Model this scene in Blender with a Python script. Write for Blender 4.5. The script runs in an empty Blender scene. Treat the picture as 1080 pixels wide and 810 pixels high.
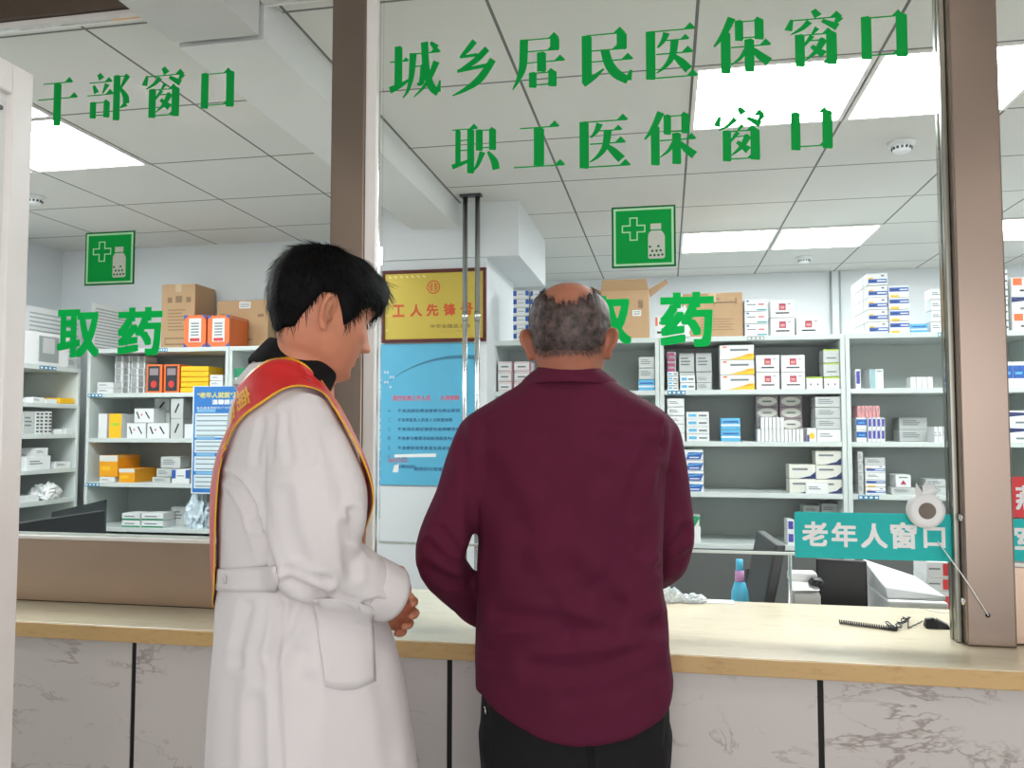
import bpy, bmesh, math, random
import numpy as np
from mathutils import Vector, Matrix, noise
from mathutils.bvhtree import BVHTree

random.seed(7)
rng = np.random.default_rng(11)
S = bpy.context.scene
C = S.collection
PI = math.pi

# ------------------------------------------------------------ camera
F_PX, W_PX, H_PX = 860.0, 1080.0, 810.0
PITCH = math.atan(47 / 860.0)
YAW = math.atan(163 / math.hypot(860.0, 47.0))
HC = 1.40
cam_d = bpy.data.cameras.new('camera')
cam = bpy.data.objects.new('camera', cam_d)
C.objects.link(cam)
cam.location = (0, 0, HC)
cam.rotation_euler = (PI / 2 + PITCH, 0, YAW)
cam_d.sensor_width = 36.0
cam_d.lens = 36.0 * F_PX / W_PX
cam_d.clip_start = 0.02
S.camera = cam
S.view_settings.view_transform = 'Standard'
S.view_settings.look = 'None'
S.view_settings.gamma = 1.0
S.view_settings.use_curve_mapping = False
S.view_settings.exposure = 0.0
S.cycles.use_denoising = True
S.cycles.max_bounces = 10
S.cycles.transparent_max_bounces = 12
S.cycles.sample_clamp_indirect = 6.0
S.cycles.caustics_reflective = False
S.cycles.caustics_refractive = False

# ------------------------------------------------------------ world and lights
wd = bpy.data.worlds.new('world')
S.world = wd
wd.use_nodes = True
wd.node_tree.nodes['Background'].inputs[0].default_value = (0.80, 0.88, 1.0, 1)
wd.node_tree.nodes['Background'].inputs[1].default_value = 0.6
PANEL_STRENGTH = 25.0          # pharmacy ceiling panels
HALL_STRENGTH = 7.0           # hall ceiling panels, added out of view


def area_light(name, loc, rot, sx, sy, power, col=(1, 1, 1)):
    l = bpy.data.lights.new(name, 'AREA')
    l.shape = 'RECTANGLE'
    l.size, l.size_y, l.energy, l.color = sx, sy, power, col
    o = bpy.data.objects.new(name, l)
    C.objects.link(o)
    o.location = loc
    o.rotation_euler = rot
    return o


# added soft fill from behind the visitors, in place of unseen daylight
area_light('hall_fill_light', (0.9, -3.25, 1.45), (PI / 2, 0, 0), 4.2, 2.3, 88, (1.0, 0.97, 0.95))

# ------------------------------------------------------------ helpers
_fw = np.array([-math.sin(YAW) * math.cos(PITCH), math.cos(YAW) * math.cos(PITCH), math.sin(PITCH)])
_rt = np.array([math.cos(YAW), math.sin(YAW), 0.0])
_up = np.cross(_rt, _fw)


def ray(px, py):
    return _fw + _rt * (px - 540.0) / F_PX - _up * (py - 405.0) / F_PX


def on_y(px, py, y):
    d = ray(px, py)
    p = d * (y / d[1])
    return Vector((p[0], p[1], p[2] + HC))


def on_x(px, py, x):
    d = ray(px, py)
    p = d * (x / d[0])
    return Vector((p[0], p[1], p[2] + HC))


def on_z(px, py, z):
    d = ray(px, py)
    p = d * ((z - HC) / d[2])
    return Vector((p[0], p[1], p[2] + HC))


def at_d(px, py, k):
    p = ray(px, py) * k
    return Vector((p[0], p[1], p[2] + HC))


def srgb(r, g, b):
    def f(c):
        c /= 255.0
        return c / 12.92 if c <= 0.04045 else ((c + 0.055) / 1.055) ** 2.4
    return (f(r), f(g), f(b), 1.0)


def mat(name, rgb, rough=0.5, metal=0.0, var=0.06, scale=20.0, bump=0.0, bscale=None, spec=0.5, sheen=0.0):
    m = bpy.data.materials.new(name)
    m.use_nodes = True
    nt = m.node_tree
    b = nt.nodes['Principled BSDF']
    b.inputs['Roughness'].default_value = rough
    b.inputs['Metallic'].default_value = metal
    b.inputs['Specular IOR Level'].default_value = spec
    if sheen:
        b.inputs['Sheen Weight'].default_value = sheen
    c = srgb(*rgb)
    tc = nt.nodes.new('ShaderNodeTexCoord')
    n = nt.nodes.new('ShaderNodeTexNoise')
    n.inputs['Scale'].default_value = scale
    n.inputs['Detail'].default_value = 3
    nt.links.new(tc.outputs['Object'], n.inputs['Vector'])
    r = nt.nodes.new('ShaderNodeValToRGB')
    r.color_ramp.elements[0].position = 0.3
    r.color_ramp.elements[1].position = 0.7
    r.color_ramp.elements[0].color = tuple(x * (1 - var) for x in c[:3]) + (1,)
    r.color_ramp.elements[1].color = tuple(min(1, x * (1 + var)) for x in c[:3]) + (1,)
    nt.links.new(n.outputs['Fac'], r.inputs['Fac'])
    nt.links.new(r.outputs['Color'], b.inputs['Base Color'])
    if bump:
        n2 = nt.nodes.new('ShaderNodeTexNoise')
        n2.inputs['Scale'].default_value = bscale or scale * 4
        n2.inputs['Detail'].default_value = 4
        nt.links.new(tc.outputs['Object'], n2.inputs['Vector'])
        bp = nt.nodes.new('ShaderNodeBump')
        bp.inputs['Strength'].default_value = bump
        bp.inputs['Distance'].default_value = 0.01
        nt.links.new(n2.outputs['Fac'], bp.inputs['Height'])
        nt.links.new(bp.outputs['Normal'], b.inputs['Normal'])
    return m


def emit_mat(name, rgb, strength):
    m = bpy.data.materials.new(name)
    m.use_nodes = True
    b = m.node_tree.nodes['Principled BSDF']
    b.inputs['Base Color'].default_value = srgb(235, 240, 240)
    b.inputs['Emission Color'].default_value = srgb(*rgb)
    b.inputs['Emission Strength'].default_value = strength
    return m


def glass_mat(name, tint=(0.99, 0.997, 0.993), gloss=0.05):
    m = bpy.data.materials.new(name)
    m.use_nodes = True
    nt = m.node_tree
    nt.nodes.remove(nt.nodes['Principled BSDF'])
    out = nt.nodes['Material Output']
    t = nt.nodes.new('ShaderNodeBsdfTransparent')
    t.inputs[0].default_value = (*tint, 1)
    g = nt.nodes.new('ShaderNodeBsdfGlossy')
    g.inputs['Roughness'].default_value = 0.02
    lw = nt.nodes.new('ShaderNodeLayerWeight')
    lw.inputs['Blend'].default_value = 0.12
    mm = nt.nodes.new('ShaderNodeMath')
    mm.operation = 'MULTIPLY'
    mm.inputs[1].default_value = gloss * 10
    nt.links.new(lw.outputs['Fresnel'], mm.inputs[0])
    mx = nt.nodes.new('ShaderNodeMixShader')
    nt.links.new(mm.outputs[0], mx.inputs[0])
    nt.links.new(t.outputs[0], mx.inputs[1])
    nt.links.new(g.outputs[0], mx.inputs[2])
    nt.links.new(mx.outputs[0], out.inputs['Surface'])
    return m


def tag(o, label=None, cat=None, group=None, kind=None):
    if label:
        o['label'] = label
    if cat:
        o['category'] = cat
    if group:
        o['group'] = group
    if kind:
        o['kind'] = kind
    return o


def thing(name, label, cat, loc=(0, 0, 0), rz=0.0, group=None):
    o = bpy.data.objects.new(name, None)
    o.empty_display_size = 0.05
    C.objects.link(o)
    o.location = loc
    o.rotation_euler = (0, 0, rz)
    return tag(o, label, cat, group)


class MB:
    def __init__(self):
        self.v, self.f, self.mi, self.mats, self.sm = [], [], [], [], []

    def _m(self, m):
        if m not in self.mats:
            self.mats.append(m)
        return self.mats.index(m)

    def add(self, vs, fs, m, smooth=False):
        o = len(self.v)
        i = self._m(m)
        self.v += [tuple(p) for p in vs]
        for f in fs:
            self.f.append([o + k for k in f])
            self.mi.append(i)
            self.sm.append(smooth)
        return self

    def box(self, x0, x1, y0, y1, z0, z1, m):
        vs = [(x0, y0, z0), (x1, y0, z0), (x1, y1, z0), (x0, y1, z0), (x0, y0, z1), (x1, y0, z1), (x1, y1, z1), (x0, y1, z1)]
        return self.add(vs, [(0, 3, 2, 1), (4, 5, 6, 7), (0, 1, 5, 4), (1, 2, 6, 5), (2, 3, 7, 6), (3, 0, 4, 7)], m)

    def hexa(self, vs, m):
        return self.add(vs, [(0, 3, 2, 1), (4, 5, 6, 7), (0, 1, 5, 4), (1, 2, 6, 5), (2, 3, 7, 6), (3, 0, 4, 7)], m)

    def front(self, x0, x1, z0, z1, y, m):      # quad facing -Y
        return self.add([(x0, y, z0), (x1, y, z0), (x1, y, z1), (x0, y, z1)], [(0, 1, 2, 3)], m)

    def poly_y(self, pts, y0, y1, m):           # polygon in XZ, extruded y0..y1 (front at y0)
        n = len(pts)
        a = sum(pts[i][0] * pts[(i + 1) % n][1] - pts[(i + 1) % n][0] * pts[i][1] for i in range(n))
        if a < 0:
            pts = pts[::-1]
        vs = [(p[0], y0, p[1]) for p in pts] + [(p[0], y1, p[1]) for p in pts]
        fs = [tuple(range(n)), tuple(range(2 * n - 1, n - 1, -1))]
        fs += [(i, i + n, (i + 1) % n + n, (i + 1) % n) for i in range(n)]
        return self.add(vs, fs, m)

    def tube(self, pts, r, m, n=10, smooth=True, close=True):
        pts = [Vector(p) for p in pts]
        rs = r if isinstance(r, (list, tuple)) else [r] * len(pts)
        vs, fs = [], []
        t0 = (pts[1] - pts[0]).normalized()
        u = t0.orthogonal().normalized()
        for i, p in enumerate(pts):
            t = (pts[min(i + 1, len(pts) - 1)] - pts[max(i - 1, 0)]).normalized()
            u = (u - t * u.dot(t)).normalized()
            w = t.cross(u)
            for k in range(n):
                a = 2 * PI * k / n
                vs.append(p + (u * math.cos(a) + w * math.sin(a)) * rs[i])
        for i in range(len(pts) - 1):
            for k in range(n):
                a, b = i * n + k, i * n + (k + 1) % n
                fs.append((a, b, b + n, a + n))
        if close:
            fs.append(tuple(range(n - 1, -1, -1)))
            fs.append(tuple(range((len(pts) - 1) * n, len(pts) * n)))
        return self.add(vs, fs, m, smooth)

    def lathe(self, prof, m, n=24, M=None, smooth=True):   # (r, z) profile about Z
        vs, fs = [], []
        for r, z in prof:
            for k in range(n):
                a = 2 * PI * k / n
                p = Vector((r * math.cos(a), r * math.sin(a), z))
                vs.append(M @ p if M else p)
        for i in range(len(prof) - 1):
            for k in range(n):
                a, b = i * n + k, i * n + (k + 1) % n
                fs.append((a, b, b + n, a + n))
        if prof[0][0] > 1e-5:
            fs.append(tuple(range(n - 1, -1, -1)))
        if prof[-1][0] > 1e-5:
            fs.append(tuple(range((len(prof) - 1) * n, len(prof) * n)))
        return self.add(vs, fs, m, smooth)

    def mesh(self, name):
        me = bpy.data.meshes.new(name)
        me.from_pydata(self.v, [], self.f)
        for m in self.mats:
            me.materials.append(m)
        me.polygons.foreach_set('material_index', self.mi)
        me.polygons.foreach_set('use_smooth', self.sm)
        me.update()
        return me

    def build(self, name, parent=None, origin=None, bevel=0.0, seg=2, shade=None):
        if origin is not None:
            self.v = [(p[0] - origin[0], p[1] - origin[1], p[2] - origin[2]) for p in self.v]
        o = bpy.data.objects.new(name, self.mesh(name))
        C.objects.link(o)
        if origin is not None:
            o.location = origin
        if parent:
            o.parent = parent
        if bevel:
            b = o.modifiers.new('bevel', 'BEVEL')
            b.width = bevel
            b.segments = seg
            b.limit_method = 'ANGLE'
            b.angle_limit = 0.6
        return o


def struct(mb, name, bevel=0.0, parent=None):
    o = mb.build(name, parent, bevel=bevel)
    if parent is None:
        tag(o, kind='structure')
    return o


_font_cache = {}


def text_polys(s, size, bold=0.0, depth=0.0008):
    """triangulated flat letters: (verts2d, faces), centred on the origin"""
    key = (s, size, bold)
    if key in _font_cache:
        return _font_cache[key]
    cu = bpy.data.curves.new('txt', 'FONT')
    cu.body = s
    cu.size = size
    cu.offset = bold
    cu.align_x = 'CENTER'
    cu.align_y = 'CENTER'
    cu.fill_mode = 'FRONT'
    cu.resolution_u = 3
    o = bpy.data.objects.new('txt', cu)
    C.objects.link(o)
    dg = bpy.context.evaluated_depsgraph_get()
    dg.update()
    me = o.evaluated_get(dg).to_mesh()
    vs = [(v.co.x, v.co.y) for v in me.vertices]
    fs = [tuple(p.vertices) for p in me.polygons]
    o.evaluated_get(dg).to_mesh_clear()
    bpy.data.objects.remove(o)
    bpy.data.curves.remove(cu)
    _font_cache[key] = (vs, fs)
    return vs, fs


def put_text(mb, s, cx, cz, y, size, m, bold=0.0, sx=1.0, fit=None, th=0.0006):
    """writes s on the XZ plane at depth y, facing -Y; fit=(w,h) scales the whole line to that box;
    bold thickens the strokes by laying shifted copies over each other"""
    vs, fs = text_polys(s, size)
    if not vs:
        return
    xs = [v[0] for v in vs]
    zs = [v[1] for v in vs]
    mx, mz = (min(xs) + max(xs)) / 2, (min(zs) + max(zs)) / 2
    kx, kz = sx, 1.0
    if fit:
        kx, kz = fit[0] / (max(xs) - min(xs) + 2 * bold), fit[1] / (max(zs) - min(zs) + 2 * bold)
    offs = [(0, 0)]
    if bold:
        offs += [(bold * a, bold * b) for a in (-1, 0, 1) for b in (-1, 0, 1) if a or b]
    for i, (ox, oz) in enumerate(offs):
        P = [(cx + (x - mx + ox) * kx, y - i * 0.00001, cz + (z - mz + oz) * kz) for x, z in vs]
        out = []
        for f in fs:
            a, b, c = (Vector(P[i_]) for i_ in f[:3])
            out.append(f if (b - a).cross(c - a).y < 0 else f[::-1])
        mb.add(P, out, m)
    return mb
# ------------------------------------------------------------ materials of the room
M = {}
M['wall'] = mat('white wall paint', (222, 226, 228), 0.8, var=0.02, scale=3)
M['beam'] = mat('white plaster', (228, 229, 227), 0.8, var=0.02, scale=4, bump=0.05, bscale=60)
M['hallwall'] = mat('hall plaster', (172, 158, 148), 0.75, var=0.05, scale=2)
M['floor'] = mat('floor tile', (168, 164, 158), 0.35, var=0.06, scale=2)
M['steel'] = mat('brushed stainless steel', (144, 129, 118), 0.30, metal=1.0, var=0.05, scale=3)
M['steel_dark'] = mat('dull steel', (196, 172, 152), 0.36, metal=1.0, var=0.06, scale=3)
M['bronze'] = mat('dark bronze fascia', (98, 84, 74), 0.4, metal=0.6, var=0.06)
M['chrome'] = mat('polished steel', (222, 222, 220), 0.12, metal=1.0, var=0.02)
M['pipe_dark'] = mat('dulled steel channel', (150, 150, 140), 0.28, metal=1.0, var=0.08)
M['pipe'] = mat('pipe steel', (200, 204, 204), 0.22, metal=1.0, var=0.04)
M['white_metal'] = mat('white powder coat', (238, 234, 230), 0.4, var=0.015)
M['shelf'] = mat('grey white cabinet paint', (206, 214, 211), 0.45, var=0.02, scale=6)
M['shelf_back'] = mat('cabinet back panel', (178, 186, 183), 0.5, var=0.03, scale=3)
M['base_grey'] = mat('cabinet base grey', (98, 101, 99), 0.5, var=0.03)
M['black'] = mat('black plastic', (22, 22, 24), 0.35, var=0.05)
M['black_matte'] = mat('matte black gap', (14, 13, 13), 0.7, var=0.05)
M['darkgrey'] = mat('dark grey plastic', (62, 64, 66), 0.4, var=0.04)
M['lightgrey'] = mat('light grey plastic', (196, 198, 198), 0.45, var=0.03)
M['white_plastic'] = mat('white plastic', (236, 238, 238), 0.4, var=0.02)
M['paper'] = mat('white paper', (238, 240, 240), 0.7, var=0.02)
M['ink'] = mat('grey print', (120, 128, 130), 0.7, var=0.02)
M['ink_dark'] = mat('dark print', (48, 52, 56), 0.7, var=0.02)
M['green'] = mat('green vinyl', (0, 158, 66), 0.6, var=0.02, spec=.15)
M['green2'] = mat('bright green vinyl', (0, 204, 92), 0.6, var=0.02, spec=.15)
M['green_edge'] = mat('dark green vinyl', (0, 108, 52), 0.6, var=0.02, spec=.15)
M['mint'] = mat('pale mint print', (168, 226, 178), 0.5, var=0.02)
M['mintgrey'] = mat('pale grey print', (196, 204, 192), 0.5, var=0.02)
M['teal'] = mat('teal sign plastic', (10, 186, 184), 0.6, var=0.02)
M['red_sign'] = mat('red sign plastic', (222, 44, 52), 0.4, var=0.02)
M['glass'] = glass_mat('partition glass')
M['edge'] = mat('glass edge', (214, 226, 220), 0.3, var=0.02)


def grid_mat(name, x0, y0, step):
    m = mat(name, (220, 219, 214), 0.85, var=0.015, scale=2, bump=0.06, bscale=90)
    nt = m.node_tree
    b = nt.nodes['Principled BSDF']
    src = b.inputs['Base Color'].links[0].from_socket
    g = nt.nodes.new('ShaderNodeNewGeometry')
    sp = nt.nodes.new('ShaderNodeSeparateXYZ')
    nt.links.new(g.outputs['Position'], sp.inputs[0])
    fac = None
    for ax, o0, w in (('X', x0, 0.010), ('Y', y0, 0.010)):
        s = nt.nodes.new('ShaderNodeMath'); s.operation = 'SUBTRACT'
        s.inputs[1].default_value = o0 - 50 * step - w / 2
        nt.links.new(sp.outputs[ax], s.inputs[0])
        d = nt.nodes.new('ShaderNodeMath'); d.operation = 'MODULO'
        d.inputs[1].default_value = step
        nt.links.new(s.outputs[0], d.inputs[0])
        l = nt.nodes.new('ShaderNodeMath'); l.operation = 'LESS_THAN'
        l.inputs[1].default_value = w
        nt.links.new(d.outputs[0], l.inputs[0])
        if fac is None:
            fac = l
        else:
            mx = nt.nodes.new('ShaderNodeMath'); mx.operation = 'MAXIMUM'
            nt.links.new(fac.outputs[0], mx.inputs[0])
            nt.links.new(l.outputs[0], mx.inputs[1])
            fac = mx
    mix = nt.nodes.new('ShaderNodeMix'); mix.data_type = 'RGBA'
    nt.links.new(fac.outputs[0], mix.inputs[0])
    nt.links.new(src, mix.inputs[6])
    mix.inputs[7].default_value = srgb(112, 114, 110)
    nt.links.new(mix.outputs[2], b.inputs['Base Color'])
    return m


def marble_mat():
    m = mat('white veined marble', (208, 202, 199), 0.22, var=0.04, scale=1.6)
    nt = m.node_tree
    b = nt.nodes['Principled BSDF']
    src = b.inputs['Base Color'].links[0].from_socket
    tc = nt.nodes.new('ShaderNodeTexCoord')
    mp = nt.nodes.new('ShaderNodeMapping')
    mp.inputs['Rotation'].default_value = (0, 0.55, 0)
    mp.inputs['Scale'].default_value = (2.1, 2.1, 4.6)
    nt.links.new(tc.outputs['Object'], mp.inputs[0])
    cols = src
    for sc, lo, c, amt in ((1.0, 0.020, (128, 114, 106), 0.7), (2.3, 0.018, (150, 136, 128), 0.6)):
        n = nt.nodes.new('ShaderNodeTexNoise')
        n.inputs['Scale'].default_value = sc
        n.inputs['Detail'].default_value = 5
        n.inputs['Roughness'].default_value = 0.62
        n.inputs['Distortion'].default_value = 0.9
        nt.links.new(mp.outputs[0], n.inputs['Vector'])
        a = nt.nodes.new('ShaderNodeMath'); a.operation = 'SUBTRACT'; a.inputs[1].default_value = 0.5
        nt.links.new(n.outputs['Fac'], a.inputs[0])
        ab = nt.nodes.new('ShaderNodeMath'); ab.operation = 'ABSOLUTE'
        nt.links.new(a.outputs[0], ab.inputs[0])
        mr = nt.nodes.new('ShaderNodeMapRange')
        mr.inputs['From Min'].default_value = 0.0
        mr.inputs['From Max'].default_value = lo
        mr.inputs['To Min'].default_value = amt
        mr.inputs['To Max'].default_value = 0.0
        nt.links.new(ab.outputs[0], mr.inputs['Value'])
        n2 = nt.nodes.new('ShaderNodeTexNoise')
        n2.inputs['Scale'].default_value = 1.3 * sc
        nt.links.new(mp.outputs[0], n2.inputs['Vector'])
        mr2 = nt.nodes.new('ShaderNodeMapRange')
        mr2.inputs['From Min'].default_value = 0.505
        mr2.inputs['From Max'].default_value = 0.62
        nt.links.new(n2.outputs['Fac'], mr2.inputs['Value'])
        ml = nt.nodes.new('ShaderNodeMath'); ml.operation = 'MULTIPLY'
        nt.links.new(mr.outputs[0], ml.inputs[0])
        nt.links.new(mr2.outputs[0], ml.inputs[1])
        mix = nt.nodes.new('ShaderNodeMix'); mix.data_type = 'RGBA'
        nt.links.new(ml.outputs[0], mix.inputs[0])
        nt.links.new(cols, mix.inputs[6])
        mix.inputs[7].default_value = srgb(*c)
        cols = mix.outputs[2]
    nt.links.new(cols, b.inputs['Base Color'])
    return m


def stone_mat(name, base, fleck, scale, rough, amt=0.5):
    m = mat(name, base, rough, var=0.05, scale=6)
    nt = m.node_tree
    b = nt.nodes['Principled BSDF']
    src = b.inputs['Base Color'].links[0].from_socket
    tc = nt.nodes.new('ShaderNodeTexCoord')
    mp = nt.nodes.new('ShaderNodeMapping')
    mp.inputs['Scale'].default_value = (1.0, 3.0, 3.0)
    nt.links.new(tc.outputs['Object'], mp.inputs[0])
    n = nt.nodes.new('ShaderNodeTexNoise')
    n.inputs['Scale'].default_value = scale
    n.inputs['Detail'].default_value = 6
    n.inputs['Roughness'].default_value = 0.7
    nt.links.new(mp.outputs[0], n.inputs['Vector'])
    mr = nt.nodes.new('ShaderNodeMapRange')
    mr.inputs['From Min'].default_value = 0.52
    mr.inputs['From Max'].default_value = 0.72
    mr.inputs['To Max'].default_value = amt
    nt.links.new(n.outputs['Fac'], mr.inputs['Value'])
    mix = nt.nodes.new('ShaderNodeMix'); mix.data_type = 'RGBA'
    nt.links.new(mr.outputs[0], mix.inputs[0])
    nt.links.new(src, mix.inputs[6])
    mix.inputs[7].default_value = srgb(*fleck)
    nt.links.new(mix.outputs[2], b.inputs['Base Color'])
    return m


M['marble'] = marble_mat()
M['top_stone'] = stone_mat('polished beige stone', (224, 212, 184), (186, 170, 140), 9.0, 0.22, 0.35)
M['edge_stone'] = stone_mat('ochre stone edge', (206, 172, 118), (168, 128, 78), 16.0, 0.35, 0.6)
M['ceil_r'] = grid_mat('ceiling tiles', 0.10, 2.735, 0.588)
M['ceil_l'] = grid_mat('ceiling tiles left bay', -1.72, 2.715, 0.588)
M['ceil_hall'] = mat('hall ceiling', (206, 204, 200), 0.85, var=0.02)
M['lamp'] = emit_mat('lit diffuser', (244, 250, 252), PANEL_STRENGTH)
M['hall_fill_lamp'] = emit_mat('added hall diffuser', (255, 246, 236), HALL_STRENGTH)  # glow of the added hall panels

# ------------------------------------------------------------ setting
CEIL = 2.61
XL, XR = -4.05, 3.6
GY0, GY1 = 2.030, 2.040            # partition glass
mb = MB(); mb.box(XL - 0.1, XR + 0.1, -3.6, 6.7, -0.08, 0.0, M['floor']); struct(mb, 'floor')
mb = MB()
mb.box(-1.30, XR, 2.06, 6.58, CEIL, CEIL + 0.05, M['ceil_r'])
mb.box(XL, -1.30, 2.06, 4.86, CEIL, CEIL + 0.05, M['ceil_l'])
mb.box(XL, -1.30, 4.86, 6.58, CEIL, CEIL + 0.05, M['ceil_r'])
mb.box(XL, XR, -3.5, 2.0, 2.95, 3.0, M['ceil_hall'])
struct(mb, 'ceiling')
mb = MB(); mb.box(XL, XR, 6.58, 6.68, 0, CEIL, M['wall']); mb.box(XL, -1.60, 4.86, 4.92, 0, CEIL, M['wall'])
mb.box(-1.62, -1.58, 4.92, 6.58, 0, CEIL, M['wall']); struct(mb, 'wall_back')
mb = MB(); mb.box(XL - 0.1, XL, -3.5, 6.58, 0, 3.0, M['wall']); struct(mb, 'wall_left')
mb = MB(); mb.box(XR, XR + 0.1, -3.5, 6.58, 0, 3.0, M['wall']); struct(mb, 'wall_right')
mb = MB()
mb.box(XL, -1.5, -3.6, -3.5, 0, 3.0, M['hallwall']); mb.box(3.3, XR, -3.6, -3.5, 0, 3.0, M['hallwall'])
mb.box(-1.5, 3.3, -3.6, -3.5, 2.7, 3.0, M['hallwall']); struct(mb, 'wall_front')
mb = MB()
mb.box(-1.60, -0.935, 4.22, 4.99, 0, CEIL, M['wall'])                    # column
mb.box(-1.60, -0.757, 4.20, 5.16, 2.315, CEIL, M['wall'])                # beam resting on it
struct(mb, 'wall_middle')
mb = MB(); mb.box(-1.345, -1.087, 2.04, 4.20, 2.477, CEIL, M['beam'])
mb.box(-1.345, -1.087, -3.5, 2.012, 2.477, 2.95, M['beam']); struct(mb, 'trim_1')
# wall over the partition and its steel head rail
mb = MB()
mb.box(XL, XR, 2.0, 2.06, 2.592, 3.0, M['bronze'])
mb.box(XL, -1.345, 2.014, 2.052, 2.576, 2.590, M['white_metal'])
mb.box(-1.087, -0.872, 2.014, 2.052, 2.576, 2.590, M['white_metal'])
struct(mb, 'trim_2')

# glass panes
def pane(name, x0, x1, z0, z1):
    mb = MB()
    mb.box(x0, x1, GY0, GY1, z0, z1, M['glass'])
    o = struct(mb, name)
    e = MB()
    e.box(x0, x1, GY0 - 0.0005, GY1 + 0.0005, z0 - 0.006, z0, M['edge'])
    e.build('glass_edge', o)
    return o


pane('window_1', -2.6, -0.872, 1.108, 2.575)
pane('window_2', -0.736, 0.634, 1.108, 2.59)
pane('window_3', 0.752, 2.6, 1.108, 2.59)

# steel posts
def post(label, x0, x1, chan_side, lower):
    t = thing('steel_post', label, 'post', ((x0 + x1) / 2, 2.035, 0.92))
    mb = MB()
    mb.box(x0, x1, 1.985, 2.085, 0.92, 2.95, M['steel'])
    mb.build('cladding', t, bevel=0.004).matrix_parent_inverse = Matrix.Translation(-t.location)
    mb = MB()
    s = chan_side
    xa = x1 if s > 0 else x0
    a, b = sorted((xa, xa + s * (0.018 if lower else 0.013)))
    cmat = M['chrome'] if lower else M['pipe_dark']
    mb.box(a, b, 2.012, 2.030, 0.92, 2.60, cmat)
    mb.box(a, b, 2.040, 2.058, 0.92, 2.60, cmat)
    a2, b2 = sorted((xa, xa + s * 0.004))
    mb.box(a2, b2, 2.030, 2.040, 0.92, 2.60, M['chrome'])
    mb.build('glazing_channel', t, bevel=0.002).matrix_parent_inverse = Matrix.Translation(-t.location)
    return t


pl = post('brushed steel post between the two glass panes behind the doctor', -0.862, -0.768, 1, True)
pr = post('brushed steel post on the counter at the right edge of the glass', 0.648, 0.750, -1, False)
mb = MB()
mb.box(-0.768, -0.738, 1.990, 2.010, 0.92, 2.60, M['white_metal'])
mb.build('white_trim', pl, bevel=0.002).matrix_parent_inverse = Matrix.Translation(-pl.location)
for z in (1.20, 1.015):
    mb = MB()
    mb.lathe([(0.0, -0.004), (0.009, -0.004), (0.009, 0.0), (0.006, 0.003), (0.0, 0.003)], M['chrome'], 12, Matrix.Translation((0.6465, 2.0, z)) @ Matrix.Rotation(-PI / 2, 4, 'Y'))
    mb.build('bolt', pr).matrix_parent_inverse = Matrix.Translation(-pr.location)
# hole, cut marks
hp = on_y(1042, 649, 1.9845)
mb = MB(); mb.lathe([(0.0, 0), (0.0052, 0), (0.0046, 0.0012), (0.0, 0.0012)], M['black_matte'], 16, Matrix.Translation(hp) @ Matrix.Rotation(PI / 2, 4, 'X'))
mb.build('hole', pr).matrix_parent_inverse = Matrix.Translation(-pr.location)

# steel sill panels under the glass
def sill(label, x0, x1):
    mb = MB()
    mb.box(x0, x1, 2.015, 2.062, 0.922, 1.092, M['steel_dark'])
    mb.box(x0, x1, 2.008, 2.066, 1.092, 1.102, M['white_metal'])
    mb.box(x0, x1, 2.018, 2.06, 0.9195, 0.924, M['black_matte'])
    o = mb.build('sill_panel', None, origin=((x0 + x1) / 2, 2.035, 0.92), bevel=0.002)
    return tag(o, label, 'panel')


sill('brown steel sill panel under the left glass pane on the counter', -2.6, -0.862)
sill('steel sill panel under the glass right of the right post', 0.75, 2.6)

# counter
ct = MB()
ct.box(-2.7, 2.7, 1.803, 2.375, 0.884, 0.92, M['top_stone'])
ct.box(-2.7, 2.7, 1.799, 1.803, 0.882, 0.918, M['edge_stone'])
o = ct.build('countertop', None, origin=(0, 2.09, 0.884), bevel=0.003)
tag(o, 'polished beige stone countertop with ochre front edge running under the glass', 'countertop')
t = thing('service_counter', 'white veined marble counter front with black vertical joints', 'counter', (0, 2.1, 0))
seams = [on_y(140, 740, 1.825).x, on_y(474, 760, 1.825).x, on_y(866, 765, 1.825).x]
seams = [seams[0] - 0.72] + seams + [seams[-1] + 0.72]
edges = [-2.7] + seams + [2.7]
for i in range(len(edges) - 1):
    mb = MB()
    mb.box(edges[i] + (0.006 if i else 0), edges[i + 1] - 0.006, 1.825, 1.85, 0.02, 0.8815, M['marble'])
    mb.build('front_panel', t, bevel=0.001).matrix_parent_inverse = Matrix.Translation(-t.location)
for x in seams:
    mb = MB(); mb.box(x - 0.006, x + 0.006, 1.828, 1.85, 0.02, 0.8815, M['black_matte'])
    mb.build('joint_strip', t).matrix_parent_inverse = Matrix.Translation(-t.location)
mb = MB(); mb.box(-2.7, 2.7, 1.85, 2.30, 0.0, 0.8815, M['base_grey'])
mb.build('carcass', t).matrix_parent_inverse = Matrix.Translation(-t.location)

# pharmacy ceiling lights
def ceiling_light(x0, y0, z, m, label, group, s=0.588):
    t = thing('ceiling_light', label, 'ceiling light', (x0 + s / 2, y0 + s / 2, z), 0, group)
    f = MB()
    h, w = s / 2 - 0.004, 0.016
    for a in ((-h, h, -h, -h + w), (-h, h, h - w, h), (-h, -h + w, -h + w, h - w), (h - w, h, -h + w, h - w)):
        f.box(a[0], a[1], a[2], a[3], -0.008, 0, M['white_metal'])
    f.build('frame', t)
    d = MB(); d.box(-h + w, h - w, -h + w, h - w, -0.005, -0.001, m)
    d.build('diffuser', t)
    return t


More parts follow.
